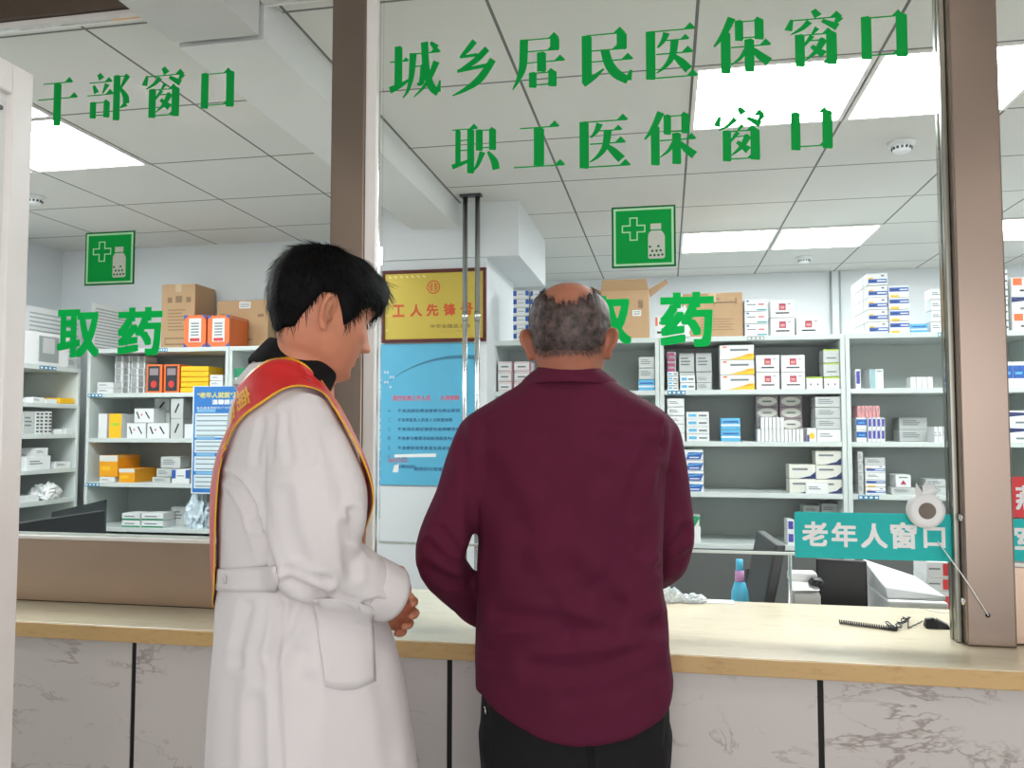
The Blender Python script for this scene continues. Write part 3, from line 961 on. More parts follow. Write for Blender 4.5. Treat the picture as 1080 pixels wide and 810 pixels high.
def design(kind):
    L = []
    body = WHT
    if kind == 'crimson':
        L += [('q', .36, .64, .42, .80, CRIM), ('q', .41, .59, .5, .66, SALM), ('q', .22, .78, .22, .30, INKD), ('q', .72, .86, .76, .8, INK)]
    elif kind == 'tealline':
        L += [('q', .55, 1, .06, .16, TEAL), ('q', .62, .88, .5, .6, RED), ('q', .08, .2, .78, .9, BLU), ('q', .1, .5, .5, .58, INK)]
    elif kind == 'yellow':
        L += [('p', [(0.2, 0), (1, 0), (1, .42), (.82, .42), (.62, .2)], YEL), ('p', [(.3, .1), (.95, .3), (.95, .36)], ORG2), ('q', .3, .84, .6, .74, INK), ('q', .08, .2, .82, .92, ORG2)]
    elif kind == 'bluebar':
        L += [('q', .06, .98, .18, .52, BLU), ('q', .08, .3, .52, .66, YEL), ('q', .5, .94, .3, .42, WHT), ('q', .1, .4, .26, .36, NAVY), ('q', .7, .84, .74, .84, NAVY)]
    elif kind == 'bluebar2':
        L += [('q', .04, .98, .5, .86, BLU), ('q', .1, .5, .02, .22, YEL), ('q', .12, .44, .6, .72, NAVY), ('q', .55, .94, .62, .72, WHT)]
    elif kind == 'grey':
        body = GRY
        lines(L, .12, .8, .3, .8, 3)
    elif kind == 'plain':
        lines(L, .12, .7, .35, .7, 2)
    elif kind == 'blank':
        pass
    elif kind == 'flat':
        L += [('q', .1, .45, .3, .7, SKY), ('q', .55, .9, .35, .6, INK)]
    elif kind == 'greentop':
        L += [('q', 0, 1, .86, 1, LIME), ('q', .22, .3, .3, .45, INKD), ('q', .66, .74, .3, .45, INKD)]
    elif kind == 'greentop_grey':
        body = GRY
        L += [('q', 0, 1, .9, 1, LIME), ('q', .2, .8, .3, .4, INK)]
    elif kind == 'pill':
        body = MAUVE
        L += [('p', [(.5 + .44 * math.cos(a * PI / 10), .5 + .40 * math.sin(a * PI / 10)) for a in range(20)], PAL), ('q', .3, .7, .42, .56, INK)]
    elif kind == 'swoosh':
        L += [('p', [(.18, .05), (.86, .05), (1, .75), (.3, .75)], BLU), ('p', [(.2, .45), (.9, .62), (.92, .7), (.22, .55)], SKY), ('q', .35, .8, .2, .3, WHT)]
    elif kind == 'bluecorner':
        body = PAL
        L += [('p', [(.35, 0), (1, 0), (1, .5), (.8, .2)], NAVY), ('q', .12, .7, .6, .74, INK)]
    elif kind == 'orangesq':
        L += [('q', .04, .26, .55, .95, ORG2), ('q', .4, .95, .62, .76, INK), ('q', .2, .9, .2, .3, INKD)]
    elif kind == 'wave':
        L += [('p', [(0, .6), (.5, .7), (1, .4), (1, .62), (.5, .86), (0, .9)], NAVY), ('q', .2, .9, .18, .3, INK)]
    elif kind == 'orange':
        body = ORG
        L += [('q', .22, .78, .16, .9, WHT), ('q', .28, .72, .18, .28, RED)]
        L += [('q', .32, .68, .36 + .09 * k, .40 + .09 * k, INK) for k in range(5)]
        for cx, cz in ((0, 0), (1, 0), (0, 1), (1, 1)):
            L.append(('p', [(cx, cz), (cx + (.2 if cx == 0 else -.2), cz), (cx, cz + (.14 if cz == 0 else -.14))], BLU))
    elif kind == 'dark_orange':
        body = ORG
        L += [('q', .1, .86, .06, .94, INKD)]
        L += [('p', [(.48 + .2 * math.cos(a * PI / 8), .3 + .13 * math.sin(a * PI / 8)) for a in range(16)], RED), ('q', .2, .76, .62, .86, MAUVE)]
    elif kind == 'yellowflat':
        body = YBX
        L += [('q', .02, .98, .08, .18, AMB)]
    elif kind == 'amber':
        body = AMB
        L += [('q', .0, 1, .72, 1, PAL), ('q', .1, .6, .3, .5, YEL)]
    elif kind == 'dash':
        L += [('p', [(.1, .75), (.16, .8), (.3, .3), (.24, .26)], INKD), ('p', [(.55, .75), (.61, .8), (.82, .3), (.76, .26)], INKD), ('q', .35, .42, .5, .62, RED)]
    elif kind == 'dash_grey':
        body = GRY
        L += [('p', [(.3, .3), (.4, .24), (.7, .7), (.6, .78)], INKD)]
    elif kind == 'halfyellow':
        L += [('q', .45, 1, 0, 1, YEL), ('q', .38, .47, 0, 1, MAUVE), ('q', .55, .9, .5, .62, LIME)]
    elif kind == 'pinkstripe':
        body = PINK
        L += [('q', .25, .75, .1, .9, SALM), ('q', .4, .6, .5, .85, INK)]
    elif kind == 'bluethin':
        L += [('q', .15, .85, .25, .9, PUR)]
    elif kind == 'bluebox':
        L += [('q', 0, 1, .35, .85, BLU), ('q', .2, .8, .5, .6, SKY)]
    elif kind == 'skybox':
        body = SKY
        L += [('q', 0, 1, .3, .45, WHT), ('q', .1, .9, .6, .75, BLU)]
    elif kind == 'triangle':
        L += [('p', [(.3, .22), (.7, .22), (.5, .6)], CRIM), ('q', .2, .8, .74, .84, INK)]
    elif kind == 'magenta':
        body = GRY
        L += [('q', 0, .9, .12, .88, MAG)]
    elif kind == 'yellowdot':
        L += [('p', [(.5 + .3 * math.cos(a * PI / 8), .42 + .24 * math.sin(a * PI / 8)) for a in range(16)], YEL), ('q', 0, .25, .0, .5, PUR)]
    elif kind == 'tealside':
        L += [('q', 0, .42, 0, 1, cm('pale teal print', (150, 186, 190))), ('q', .5, .9, .86, .92, INK)]
    elif kind == 'greentopbox':
        L += [('p', [(0, .62), (1, .62), (1, 1), (0, 1)], GRN), ('p', [(.55, .62), (.9, .9), (.9, .62)], PAL)]
    elif kind == 'pinkred':
        L += [('q', .0, .9, .84, .9, PINK), ('q', .0, .9, .1, .16, PINK), ('q', .92, 1, 0, 1, CRIM), ('q', .2, .7, .4, .55, INK)]
    elif kind == 'bluetab':
        L += [('q', .0, .22, .35, .95, BLU), ('q', .78, 1, .35, .95, BLU), ('q', .3, .7, .5, .56, INK)]
    elif kind == 'tealgreen':
        L += [('q', 0, 1, .0, .22, GRN), ('q', .15, .7, .45, .6, INK)]
    elif kind == 'redend':
        L += [('q', .72, 1, .12, .9, RED), ('q', .1, .6, .5, .6, INK)]
    elif kind == 'bars':
        for k in range(2):
            for j in range(6):
                L.append(('q', .08 + k * .5, .42 + k * .5, .08 + j * .155, .15 + j * .155, INKD))
    return body, L


_mesh_cache = {}


def box_mesh(kind, w, d, h):
    key = (kind, round(w, 4), round(d, 4), round(h, 4))
    if key not in _mesh_cache:
        body, L = design(kind)
        mb = MB()
        mb.box(-w / 2, w / 2, 0, d, 0, h, body)
        e = -0.0005
        n = 0
        for it in L:
            yy = e - 0.00025 * n
            n += 1
            if it[0] == 'q':
                mb.front(-w / 2 + it[1] * w, -w / 2 + it[2] * w, it[3] * h, it[4] * h, yy, it[5])
            else:
                pts = [(-w / 2 + a * w, b * h) for a, b in it[1]]
                ar = sum(pts[i][0] * pts[(i + 1) % len(pts)][1] - pts[(i + 1) % len(pts)][0] * pts[i][1] for i in range(len(pts)))
                if ar < 0:
                    pts = pts[::-1]
                mb.add([(a, yy, b) for a, b in pts], [tuple(range(len(pts)))], it[2])
        # tuck-flap seams on both ends
        for s in (-1, 1):
            x = s * (w / 2 + 0.0003)
            q = [(x, d * .04, h * .93), (x, d * .96, h * .93), (x, d * .96, h * .945), (x, d * .04, h * .945)]
            mb.add(q, [(0, 1, 2, 3) if s > 0 else (3, 2, 1, 0)], GRY)
        _mesh_cache[key] = mb.mesh('medicine_box')
    return _mesh_cache[key]


def put_box(kind, label, x, y, z, w, d, h, rz=0.0, group=None, name='medicine_box', cat='box'):
    if rz == 0.0 or abs(rz) < 0.1:
        for a, b in zip([XE0, XE1] + XA[:3], [XE1, -1.606] + XA[1:]):
            if a < x < b and z < ZTOP - 0.05:
                lo, hi = a + 0.0235, b - 0.0255
                w = min(w, hi - lo)
                x = min(max(x, lo + w / 2), hi - w / 2)
    o = bpy.data.objects.new(name, box_mesh(kind, w, d, h))
    C.objects.link(o)
    o.location = (x, y, z)
    o.rotation_euler = (0, 0, rz)
    b = o.modifiers.new('bevel', 'BEVEL')
    b.width = min(0.0012, h * .06)
    b.segments = 1
    b.limit_method = 'ANGLE'
    return tag(o, label, cat, group)


ORD = {1: ['single'], 2: ['lower', 'upper'], 3: ['bottom', 'middle', 'top'], 4: ['bottom', 'second', 'third', 'top'], 5: ['bottom', 'second', 'third', 'fourth', 'top'],
       6: ['bottom', 'second', 'third', 'fourth', 'fifth', 'top']}
LRO = ['first', 'second', 'third', 'fourth', 'fifth', 'sixth', 'seventh', 'eighth', 'ninth', 'tenth', 'eleventh', 'twelfth']


def column(kind, desc, place, xa, xb, ytop, n, zs, group=None, y=YF + 0.02, d=0.12, zbase=0.0, rz=0.0, jit=0.002, kinds=None):
    """a pile of n boxes between the pixel columns xa..xb, standing on zs, reaching up to row ytop"""
    xm = (xa + xb) / 2
    zt = on_y(xm, ytop, y).z
    h = (zt - zs - zbase) / n
    w = on_y(xb, ytop + 5, y).x - on_y(xa, ytop + 5, y).x - 0.003
    x = on_y(xm, ytop + 5, y).x
    for k in range(n):
        lab = f"{desc} {place}" if n == 1 else f"{desc}, {ORD[n][k]} of pile {place}"
        put_box(kinds[k] if kinds else kind, lab, x + rng.uniform(-jit, jit) * .3, y + rng.uniform(0, jit * 2), zs + zbase + k * h + 0.0004, w, d, h - 0.0024, rz + rng.uniform(-1, 1) * jit * .6, group)
    return zs + zbase + n * h


def row(kind, desc, place, xa, xb, ytop, n, zs, group=None, y=YF + 0.02, d=0.12, zbase=0.0):
    zt = on_y((xa + xb) / 2, ytop, y).z
    for k in range(n):
        a = xa + (xb - xa) * k / n
        b = xa + (xb - xa) * (k + 1) / n
        w = on_y(b, ytop, y).x - on_y(a, ytop, y).x
        x = on_y((a + b) / 2, ytop, y).x
        put_box(kind, f"{desc}, {LRO[k]} from left {place}", x, y, zs + zbase + 0.0004, w - 0.0028, d, zt - zs - zbase - 0.0006, 0, group)
    return zt


T, S4, S3, S2, S1 = ZTOP, SH_B[3], SH_B[2], SH_B[1], SH_B[0]
# ---- right bank, on top of the cabinets
column('tealline', 'white box with teal line', 'on cabinet top beside brown carton', 785, 809, 315, 3, T)
column('crimson', 'white box with crimson square', 'in middle of cabinet top', 812, 838, 316, 2, T)
column('crimson', 'lone white box with crimson square', 'on cabinet top, right of the pile of two', 839.5, 866, 334, 1, T)
for r in range(4):
    rw = ['front', 'second', 'third', 'rearmost'][r]
    column('bluebar', f'white box with blue band, {rw} row', 'left column, right cabinet', 914 - r * 0.0, 936, 288, 5, T, 'blue banded boxes on the right cabinet', y=YF + 0.02 + r * 0.092, d=0.088) if r == 0 else None
    if r:
        xq = on_y(925, 300, YF + 0.02).x
        zt = on_y(925, 288, YF + 0.02).z
        w = on_y(936, 293, YF + 0.02).x - on_y(914, 293, YF + 0.02).x - 0.0016
        for k in range(5):
            put_box('bluebar', f'white box with blue band, {rw} row, {ORD[5][k]} of left pile, right cabinet', xq, YF + 0.02 + r * 0.092, T + k * (zt - T) / 5 + 0.0004, w, 0.086, (zt - T) / 5 - 0.0024, 0, 'blue banded boxes on the right cabinet')
column('bluebar2', 'white box with blue band', 'in shorter right column on right cabinet', 936.8, 959, 301, 4, T, 'blue banded boxes on the right cabinet', d=0.13)
column('skybox', 'flat teal blue box', 'beside the blue banded piles on right cabinet', 960, 978.5, 341, 1, T)
M_pale = column('plain', 'white box', 'by right post on top of right cabinet', 981, 996, 304, 4, T, d=0.10)
column('flat', 'small white box', 'behind the post edge on cabinet top', 997, 1003, 330, 2, T, d=0.10)
for k, (ya, kd) in enumerate(((335, 'orangesq'), (316.5, 'wave'), (298, 'orangesq'))):
    p = on_y(1078, ya, YF + 0.02)
    q = T + k * 0.0895
    put_box(kd, ['white box with orange square, bottom of pile at right photo edge', 'white box with navy wave, middle of pile at right photo edge', 'white box with orange square, top of pile at right photo edge'][k], 1.80, YF + 0.02, q + 0.0004, 0.19, 0.13, 0.089)
column('orangesq', 'narrow white box', 'right of the post, beside orange square boxes', 1056, 1063, 284, 4, T, d=0.13)

# ---- cabinet right of the man: shelf by shelf
column('magenta', 'grey box with magenta end', 'on top shelf beside the man', 703.5, 713, 371, 4, S4, zbase=0.099, y=YF + 0.06)
column('flat', 'small white box with blue print', 'below the magenta ends, top shelf', 703.5, 715.5, 391.5, 4, S4, d=0.10)
column('grey', 'long grey white box, left one', 'on top shelf behind white pair', 716, 732.5, 372, 2, S4, y=YF + 0.115, d=0.18)
column('grey', 'long grey white box, right one', 'on top shelf behind white pair', 733.5, 751, 372, 2, S4, y=YF + 0.115, d=0.18)
column('flat', 'small white box', 'left of front pair on top shelf', 717, 733.5, 395.5, 2, S4, d=0.085)
column('grey', 'small grey box', 'right of front pair on top shelf', 734.5, 750, 395.5, 2, S4, d=0.085)
column('yellow', 'white box with yellow wedge', 'on top shelf of middle cabinet', 759, 795.5, 363.5, 3, S4, 'yellow wedge boxes', d=0.14)
column('crimson', 'white box with crimson square', 'beside yellow wedge boxes on top shelf', 797, 822, 374, 2, S4, 'crimson square boxes')
column('crimson', 'white box with crimson square', 'left of lime boxes on top shelf', 823.5, 849, 374, 2, S4, 'crimson square boxes')
column('greentop', 'small white box with lime top', 'left of two on top shelf', 850.5, 868, 397, 1, S4, 'lime topped boxes')
zz = column('greentop', 'small white box with lime top', 'right of two on top shelf', 869, 886, 397, 1, S4, 'lime topped boxes')
column('greentop_grey', 'small grey box with lime rim', 'stacked over right lime box', 868.5, 886, 368, 2, S4, 'lime topped boxes', zbase=zz - S4)
column('plain', 'white box', 'on second shelf, left end by man', 703.5, 722, 420, 5, S3)
column('flat', 'white box with blue print', 'on second shelf beside white pile', 723.5, 748, 434, 4, S3)
column('skybox', 'sky blue box', 'on second shelf, pile of two', 760, 781, 440.5, 2, S3)
column('pill', 'mauve carton with pale oval', 'left oval column on second shelf', 797, 821, 417, 4, S3, 'mauve oval cartons', y=YF + 0.135, d=0.10)
column('pill', 'mauve carton with pale oval', 'right oval column on second shelf', 822, 846, 417, 4, S3, 'mauve oval cartons', y=YF + 0.135, d=0.10)
zz = row('blank', 'thin white upright box', 'in lower row on second shelf', 798.5, 847.5, 452.5, 12, S3, 'thin white upright boxes', d=0.10)
row('blank', 'thin white upright box', 'in upper row on second shelf', 802, 827, 440, 6, S3, 'thin white upright boxes', zbase=zz - S3, d=0.10)
column('yellowdot', 'small white box with yellow dot', 'on second shelf', 851, 861.5, 451, 1, S3)
zz = column('plain', 'white box', 'in front at right end of second shelf', 864, 890, 452.5, 1, S3)
column('grey', 'grey box', 'right end of second shelf', 863, 890, 418, 3, S3, zbase=zz - S3, d=0.16)
column('swoosh', 'white box with blue swoosh', 'on third shelf beside the man', 719, 742, 474, 4, S2, 'blue swoosh boxes')
zz = column('bluecorner', 'beige box with navy corner', 'left column on third shelf', 832, 860.5, 489.5, 2, S2, 'navy corner boxes', y=YF + 0.03)
zz = column('bluecorner', 'beige box with navy corner', 'right column on third shelf', 861.5, 889, 475, 3, S2, 'navy corner boxes', y=YF + 0.03)
column('plain', 'small white box', 'in front of navy corner boxes on third shelf', 850, 874, 509, 1, S2, y=YF + .003, d=.025)
column('greentopbox', 'white box with green top', 'on lowest shelf beside the man', 725, 739, 544, 1, S1)
column('bluethin', 'small purple blue box', 'on lowest shelf left of teal plate', 830, 838, 548, 2, S1)
column('grey', 'grey box', 'on lowest shelf just above the teal plate', 847, 865, 533, 4, S1, y=YF + 0.14)
column('grey', 'grey box', 'lowest shelf above teal plate, right end', 868, 886, 531, 4, S1, y=YF + 0.14)

# ---- cabinet behind the post
column('bluethin', 'narrow white box with blue foot', 'left end of top shelf, right cabinet', 902, 908, 389, 1, S4)
column('tealside', 'white box with pale teal side', 'standing alone on top shelf, right cabinet', 917, 932, 389, 1, S4)
row('blank', 'small white box', 'on top shelf of right cabinet', 960, 984, 397.5, 4, S4, 'small white boxes in a row', d=0.08)
zz = column('bluebox', 'white box with royal blue band', 'left end of second shelf, right cabinet', 903, 914.5, 440, 2, S3)
zz = row('bluethin', 'thin box with purple blue end', 'in lower row, right cabinet', 915, 933.5, 453, 4, S3, 'thin blue ended boxes')
zz = row('bluethin', 'thin box with purple blue end', 'in upper row, right cabinet', 915, 933.5, 440.5, 4, S3, 'thin blue ended boxes', zbase=zz - S3)
row('pinkstripe', 'thin pink striped box', 'above blue boxes, second shelf', 904, 928, 428, 6, S3, 'thin pink striped boxes', zbase=zz - S3 + 0.0005)
column('grey', 'grey box', 'deep on second shelf of right cabinet', 948, 978, 440, 2, S3, y=YF + 0.2)
row('plain', 'tall white box', 'right end of second shelf by post', 985, 999, 450, 3, S3)
column('grey', 'narrow grey box', 'left end of third shelf, right cabinet', 904.5, 910.5, 476, 4, S2)
column('bluebar', 'white box with navy band', 'on third shelf of right cabinet', 912, 934, 482.5, 5, S2, 'navy banded boxes', kinds=['bluebar', 'bluebar2', 'plain', 'bluebar', 'grey'])
zz = column('grey', 'wide grey box', 'under the triangle box on third shelf', 940, 966, 514, 1, S2, y=YF + 0.02)
column('triangle', 'white box with crimson triangle', 'on third shelf of right cabinet', 944.5, 961, 500.5, 1, S2, zbase=zz - S2)
column('grey', 'grey box', 'on third shelf behind the round speaker', 976, 998, 505, 2, S2, y=YF + 0.10)
for k in range(3):
    put_box('bluebox', ['dark blue white box, left', 'dark blue white box, middle', 'dark blue white box, right'][k] + ' on shelf seen right of the post', 1.672 + k * 0.0545, YF + 0.02, S4 + 0.0004, 0.053, 0.12, 0.128, 0, 'dark blue boxes right of the post')
for k in range(2):
    put_box('wave', ['lower', 'upper'][k] + ' white box with navy wave, second shelf right of post', 1.77, YF + 0.02, S3 + k * 0.079 + 0.0004, 0.15, 0.12, 0.078)
put_box('grey', 'grey box on third shelf right of the post', 1.77, YF + 0.03, S2 + 0.0004, 0.14, 0.12, 0.045)

# ---- cabinet behind the man, left part
column('bluetab', 'flat white box with blue tabs', 'on cabinet top left of bald head', 541, 558, 306, 6, T, 'flat blue tab boxes', y=YF + 0.05)
column('bluetab', 'flat white box with blue tabs', 'on cabinet top touching bald head', 559, 572, 306, 6, T, 'flat blue tab boxes', y=YF + 0.05)
column('pinkred', 'white box with pink lines', 'left of bald head, left pile', 525, 541, 381, 3, S4, 'pink lined boxes')
column('pinkred', 'white box with pink lines', 'left of bald head, right pile', 542, 560, 381, 3, S4, 'pink lined boxes')
zz = column('skybox', 'white box with blue round print', 'under grey pile right of bald head', 673, 691, 400, 1, S4)
column('grey', 'grey box', 'right of bald head on top shelf', 673.5, 691, 376, 2, S4, zbase=zz - S4)

# ---- left cabinets
T, S4, S3, S2, S1 = ZTOP, SH_E[3], SH_E[2], SH_E[1], SH_E[0]
column('orange', 'orange box with white label', 'left one on left cabinet before cartons', 194, 217.5, 332, 1, T, 'orange boxes on the cabinet', y=YF + .005, d=0.155)
column('orange', 'orange box with white label', 'right one on left cabinet before cartons', 218.5, 242, 332, 1, T, 'orange boxes on the cabinet', y=YF + .005, d=0.22)
column('plain', 'flat white box', 'left end of top shelf in left cabinet', 102, 119.5, 403, 2, S4)
column('bars', 'grey box with dark end bars', 'left column, top shelf, left cabinet', 121, 137, 375, 6, S4, y=YF + 0.10)
column('bars', 'grey box with dark end bars', 'right column, top shelf, left cabinet', 138, 153, 375, 6, S4, y=YF + 0.10)
column('dark_orange', 'orange box with dark front panel', 'left one on top shelf', 154.5, 171, 384, 1, S4, 'dark panelled orange boxes')
column('dark_orange', 'orange box with dark front panel', 'right one on top shelf', 173, 189.5, 384, 1, S4, 'dark panelled orange boxes')
column('yellowflat', 'flat yellow box', 'on top shelf of left cabinet', 190.5, 220, 386, 5, S4, 'flat yellow boxes', d=0.17)
column('plain', 'flat white box', 'right of the yellow pile, left cabinet', 221, 235, 395, 3, S4)
column('halfyellow', 'half white half yellow box', 'on second shelf of left cabinet', 103, 128, 436, 1, S3)
zz = column('dash', 'white box with dark dashes', 'under the single one, second shelf', 133.5, 154, 446, 1, S3, 'dash printed boxes')
column('dash', 'white box with dark dashes', 'topmost on second shelf', 141, 162, 430.5, 1, S3, 'dash printed boxes', zbase=zz - S3 + 0.0006)
column('dash', 'white box with dark dashes', 'lower right on second shelf', 155, 178.5, 446, 1, S3, 'dash printed boxes')
column('dash_grey', 'grey box with diagonal dash', 'left of grey pair column second shelf', 162.5, 179, 420, 3, S3, 'grey dash boxes', y=YF + 0.15)
column('dash_grey', 'grey box with diagonal dash', 'right column on second shelf', 180, 193.5, 420, 2, S3, 'grey dash boxes', y=YF + 0.02)
column('blank', 'blank white box', 'on second shelf beside blue poster', 194, 203, 447, 1, S3)
zz = column('plain', 'flat white box', 'under the amber carton on third shelf', 104.5, 121, 503, 1, S2, d=0.15)
column('amber', 'amber carton', 'left on third shelf over white box', 104.5, 124, 480, 1, S2, 'amber cartons', zbase=zz - S2, d=0.22)
column('amber', 'amber carton', 'right front on third shelf', 125, 142, 494, 1, S2, 'amber cartons', d=0.22)
zz = column('grey', 'pale grey box', 'flat on third shelf beside amber carton', 160, 179.5, 503, 1, S2)
zz = column('grey', 'pale grey box', 'second layer on third shelf', 165, 181, 494, 1, S2, zbase=zz - S2 + .0006, d=0.11)
column('grey', 'pale grey box', 'topmost on third shelf by poster', 169, 190, 481.5, 1, S2, zbase=zz - S2 + .001, d=0.10)
column('bluetab', 'white box with blue tab', 'on third shelf touching the blue poster', 181, 200, 494.5, 1, S2, y=YF + 0.0)
column('tealgreen', 'white box with green foot', 'left of two piles on lowest shelf', 128, 147.5, 541, 2, S1, 'green footed boxes')
column('tealgreen', 'white box with green foot', 'right of two piles on lowest shelf', 148.5, 172, 541, 2, S1, 'green footed boxes')
column('grey', 'dark shaded grey box', 'on lowest shelf behind plastic bag', 180, 196, 534, 1, S1, y=YF + 0.15)
column('greentopbox', 'white box with green top', 'right end of lowest shelf behind the doctor', 244, 262, 530, 1, S1)
column('plain', 'white box', 'on second cabinet beside the doctor nape', 245, 258, 430, 2, S3)
column('greentopbox', 'teal topped box', 'top shelf at the doctor nape', 246, 258, 388, 1, S4)

# ---- narrow side cabinet (fronts face right)
def side(kind, label, ya, yb, ztop_px, zs, w=None, dx=-0.02, group=None):
    """ya..yb pixel columns along the cabinet front"""
    a, b = on_x(ya, 430, XG + dx).y, on_x(yb, 430, XG + dx).y
    h = on_x((ya + yb) / 2, ztop_px, XG + dx).z - zs
    w_ = abs(b - a)
    yc = min((a + b) / 2, 3.945 + .47 - .026 - w_ / 2)
    put_box(kind, label, XG + dx, yc, zs + 0.0004, w_, 0.14, max(h, 0.02), PI / 2, group)
    return zs + 0.0004 + max(h, 0.02), yc


side('plain', 'flat white box on upper shelf of side cabinet, left', 34, 46, 419, SH_G[4])
side('yellowflat', 'flat yellow box on upper shelf of side cabinet', 62, 78, 420, SH_G[4])
side('blank', 'thin white box between flat boxes on side cabinet upper shelf', 48, 60, 421, SH_G[4])
side('grey', 'grey box left of barred boxes in side cabinet', 25, 37, 434, SH_G[3])
side('bars', 'white box with dark bars, left of two in side cabinet', 38, 46, 434, SH_G[3])
side('bars', 'white box with dark bars, right of two in side cabinet', 47, 55, 434, SH_G[3])
side('blank', 'small white box right of barred boxes in side cabinet', 58, 66, 453, SH_G[3])
side('blank', 'small white box at the right end under barred shelf', 78, 86, 452, SH_G[3])
zq, yq = side('plain', 'low white box on third shelf of side cabinet, left', 30, 55, 481, SH_G[2])
side('plain', 'white box on third shelf of side cabinet, right end', 60, 76, 487, SH_G[2])
put_box('bars', 'grey printed box at the back of side cabinet third shelf', XG - .2, 4.20, SH_G[2] + .0004, .22, .12, .09, PI / 2)
put_box('plain', 'white box stacked on the low white box of side cabinet third shelf', XG - .03, yq + .03, zq + .0006, .10, .12, .045, PI / 2)
put_box('blank', 'short white box at left end of third side cabinet shelf', XG - .02, 3.78, SH_G[2] + .0004, .08, .12, .05, PI / 2)
side('blank', 'long white box on lowest visible shelf of side cabinet', 20, 44, 523, SH_G[1])
# ------------------------------------------------------------ cartons on the cabinets
def local(mb, name, t, bevel=0.0):
    o = mb.build(name, t, bevel=bevel)
    o.matrix_parent_inverse = t.matrix_world.inverted() if False else Matrix.Translation(-t.location)
    return o


def carton(label, xa, xb, ya, z, y, d, open_top=False, label_rect=None, prints=(), rz=0.0, group='brown cardboard cartons'):
    p0, p1 = on_y(xa, ya, y), on_y(xb, ya, y)
    w, h = p1.x - p0.x, p1.z - z
    t = thing('cardboard_carton', label, 'carton', ((p0.x + p1.x) / 2, y, z), rz, group)
    mb = MB()
    if open_top:
        th = 0.004
        mb.box(-w / 2, w / 2, 0, th, 0.001, h, KR); mb.box(-w / 2, w / 2, d - th, d, 0.001, h, KR)
        mb.box(-w / 2, -w / 2 + th, th, d - th, 0.001, h, KR); mb.box(w / 2 - th, w / 2, th, d - th, 0.001, h, KR)
        mb.box(-w / 2 + th, w / 2 - th, th, d - th, 0.001, 0.006, KRD)
    else:
        mb.box(-w / 2, w / 2, 0, d, 0.001, h, KR)
    mb.build('body', t, bevel=0.003)
    if not open_top:
        tb = MB()
        tb.box(-0.02, 0.02, -0.0006, d + 0.0006, h - 0.0002, h + 0.0006, TAPE)
        tb.box(-0.02, 0.02, -0.0008, -0.0001, h - 0.05, h + 0.0006, TAPE)
        tb.build('packing_tape', t)
        fb = MB(); fb.box(-w / 2 - 0.0004, w / 2 + 0.0004, d / 2 - 0.0015, d / 2 + 0.0015, h - 0.001, h + 0.0003, KRD); fb.build('flap_seam', t)
    if prints:
        pb = MB()
        for (u0, u1, v0, v1, m) in prints:
            pb.front((u0 - .5) * w, (u1 - .5) * w, v0 * h, v1 * h, -0.0007, m)
        pb.build('print', t)
    if label_rect:
        u0, u1, v0, v1 = label_rect
        lb = MB(); lb.box((u0 - .5) * w, (u1 - .5) * w, -0.0016, -0.0004, v0 * h, v1 * h, M['paper'])
        for k in range(3):
            lb.front((u0 - .5) * w + .006, (u1 - .5) * w - .006, (v0 + (v1 - v0) * (.2 + .25 * k)) * h, (v0 + (v1 - v0) * (.3 + .25 * k)) * h, -0.002, INK)
        lb.build('shipping_label', t)
    return t, w, h, d


KP = cm('kraft print', (150, 122, 94), 0.8)
prints = [(.18, .32, .72, .80, KP), (.42, .62, .72, .82, KP), (.74, .88, .72, .80, KP), (.12, .9, .08, .10, KP), (.12, .9, .17, .19, KP), (.12, .14, .08, .19, KP), (.88, .9, .08, .19, KP)] + [(.2, .72 - .05 * (k % 3), .30 + .05 * k, .315 + .05 * k, KP) for k in range(7)]
carton('tall brown carton on the left cabinet beside green characters', 171, 206, 299, ZTOP, YF + 0.165, 0.23, prints=prints)
p2 = [(.08, .16, .62, .74, KP), (.8, .92, .66, .72, KP), (.3, .7, .2, .23, KP)]
carton('brown carton behind the orange boxes next to the doctor hair', 229, 283, 316, ZTOP, YF + 0.245, 0.15, prints=p2, label_rect=(.44, .66, .84, .97))
ct2, w, h, d = carton('open brown carton with raised flaps right of the bald head', 634, 684, 305, ZTOP, YF + 0.03, 0.27, open_top=True, label_rect=(.66, .84, .46, .58), prints=[(.78, .88, .62, .78, KP), (.1, .5, .3, .32, KP)])
for nm, V in (('front_flap', [(-w / 2, 0.0, h), (w / 2, 0.0, h), (w / 2 - .01, -0.045, h + .050), (-w / 2 + .01, -0.045, h + .050)]),
              ('side_flap', [(w / 2, 0.0, h), (w / 2, d, h), (w / 2 + .105, d - .02, h + .075), (w / 2 + .095, .01, h + .055)]),
              ('side_flap', [(-w / 2, d, h), (-w / 2, 0.0, h), (-w / 2 - .055, .02, h + .025), (-w / 2 - .055, d - .02, h + .03)])):
    mb = MB()
    n = (Vector(V[1]) - Vector(V[0])).cross(Vector(V[3]) - Vector(V[0])).normalized() * 0.004
    mb.add([Vector(q) for q in V] + [Vector(q) + n for q in V], [(3, 2, 1, 0), (4, 5, 6, 7), (0, 1, 5, 4), (1, 2, 6, 5), (2, 3, 7, 6), (3, 0, 4, 7)], KR)
    mb.build(nm, ct2)




prints = [(.52, .9, .76, .80, KP), (.36, .62, .84, .88, KP), (.52, .54, .72, .88, KP), (.88, .9, .72, .88, KP)] + [(.3, .84 - .05 * (k % 2), .16 + .06 * k, .175 + .06 * k, KP) for k in range(5)]
carton('plain brown carton behind the right large green character', 720, 783, 308, ZTOP, YF + 0.04, 0.27, prints=prints)
column('orangesq', 'small white box with orange square', 'wedged beside open carton behind green character', 690.5, 702, 333, 1, ZTOP)
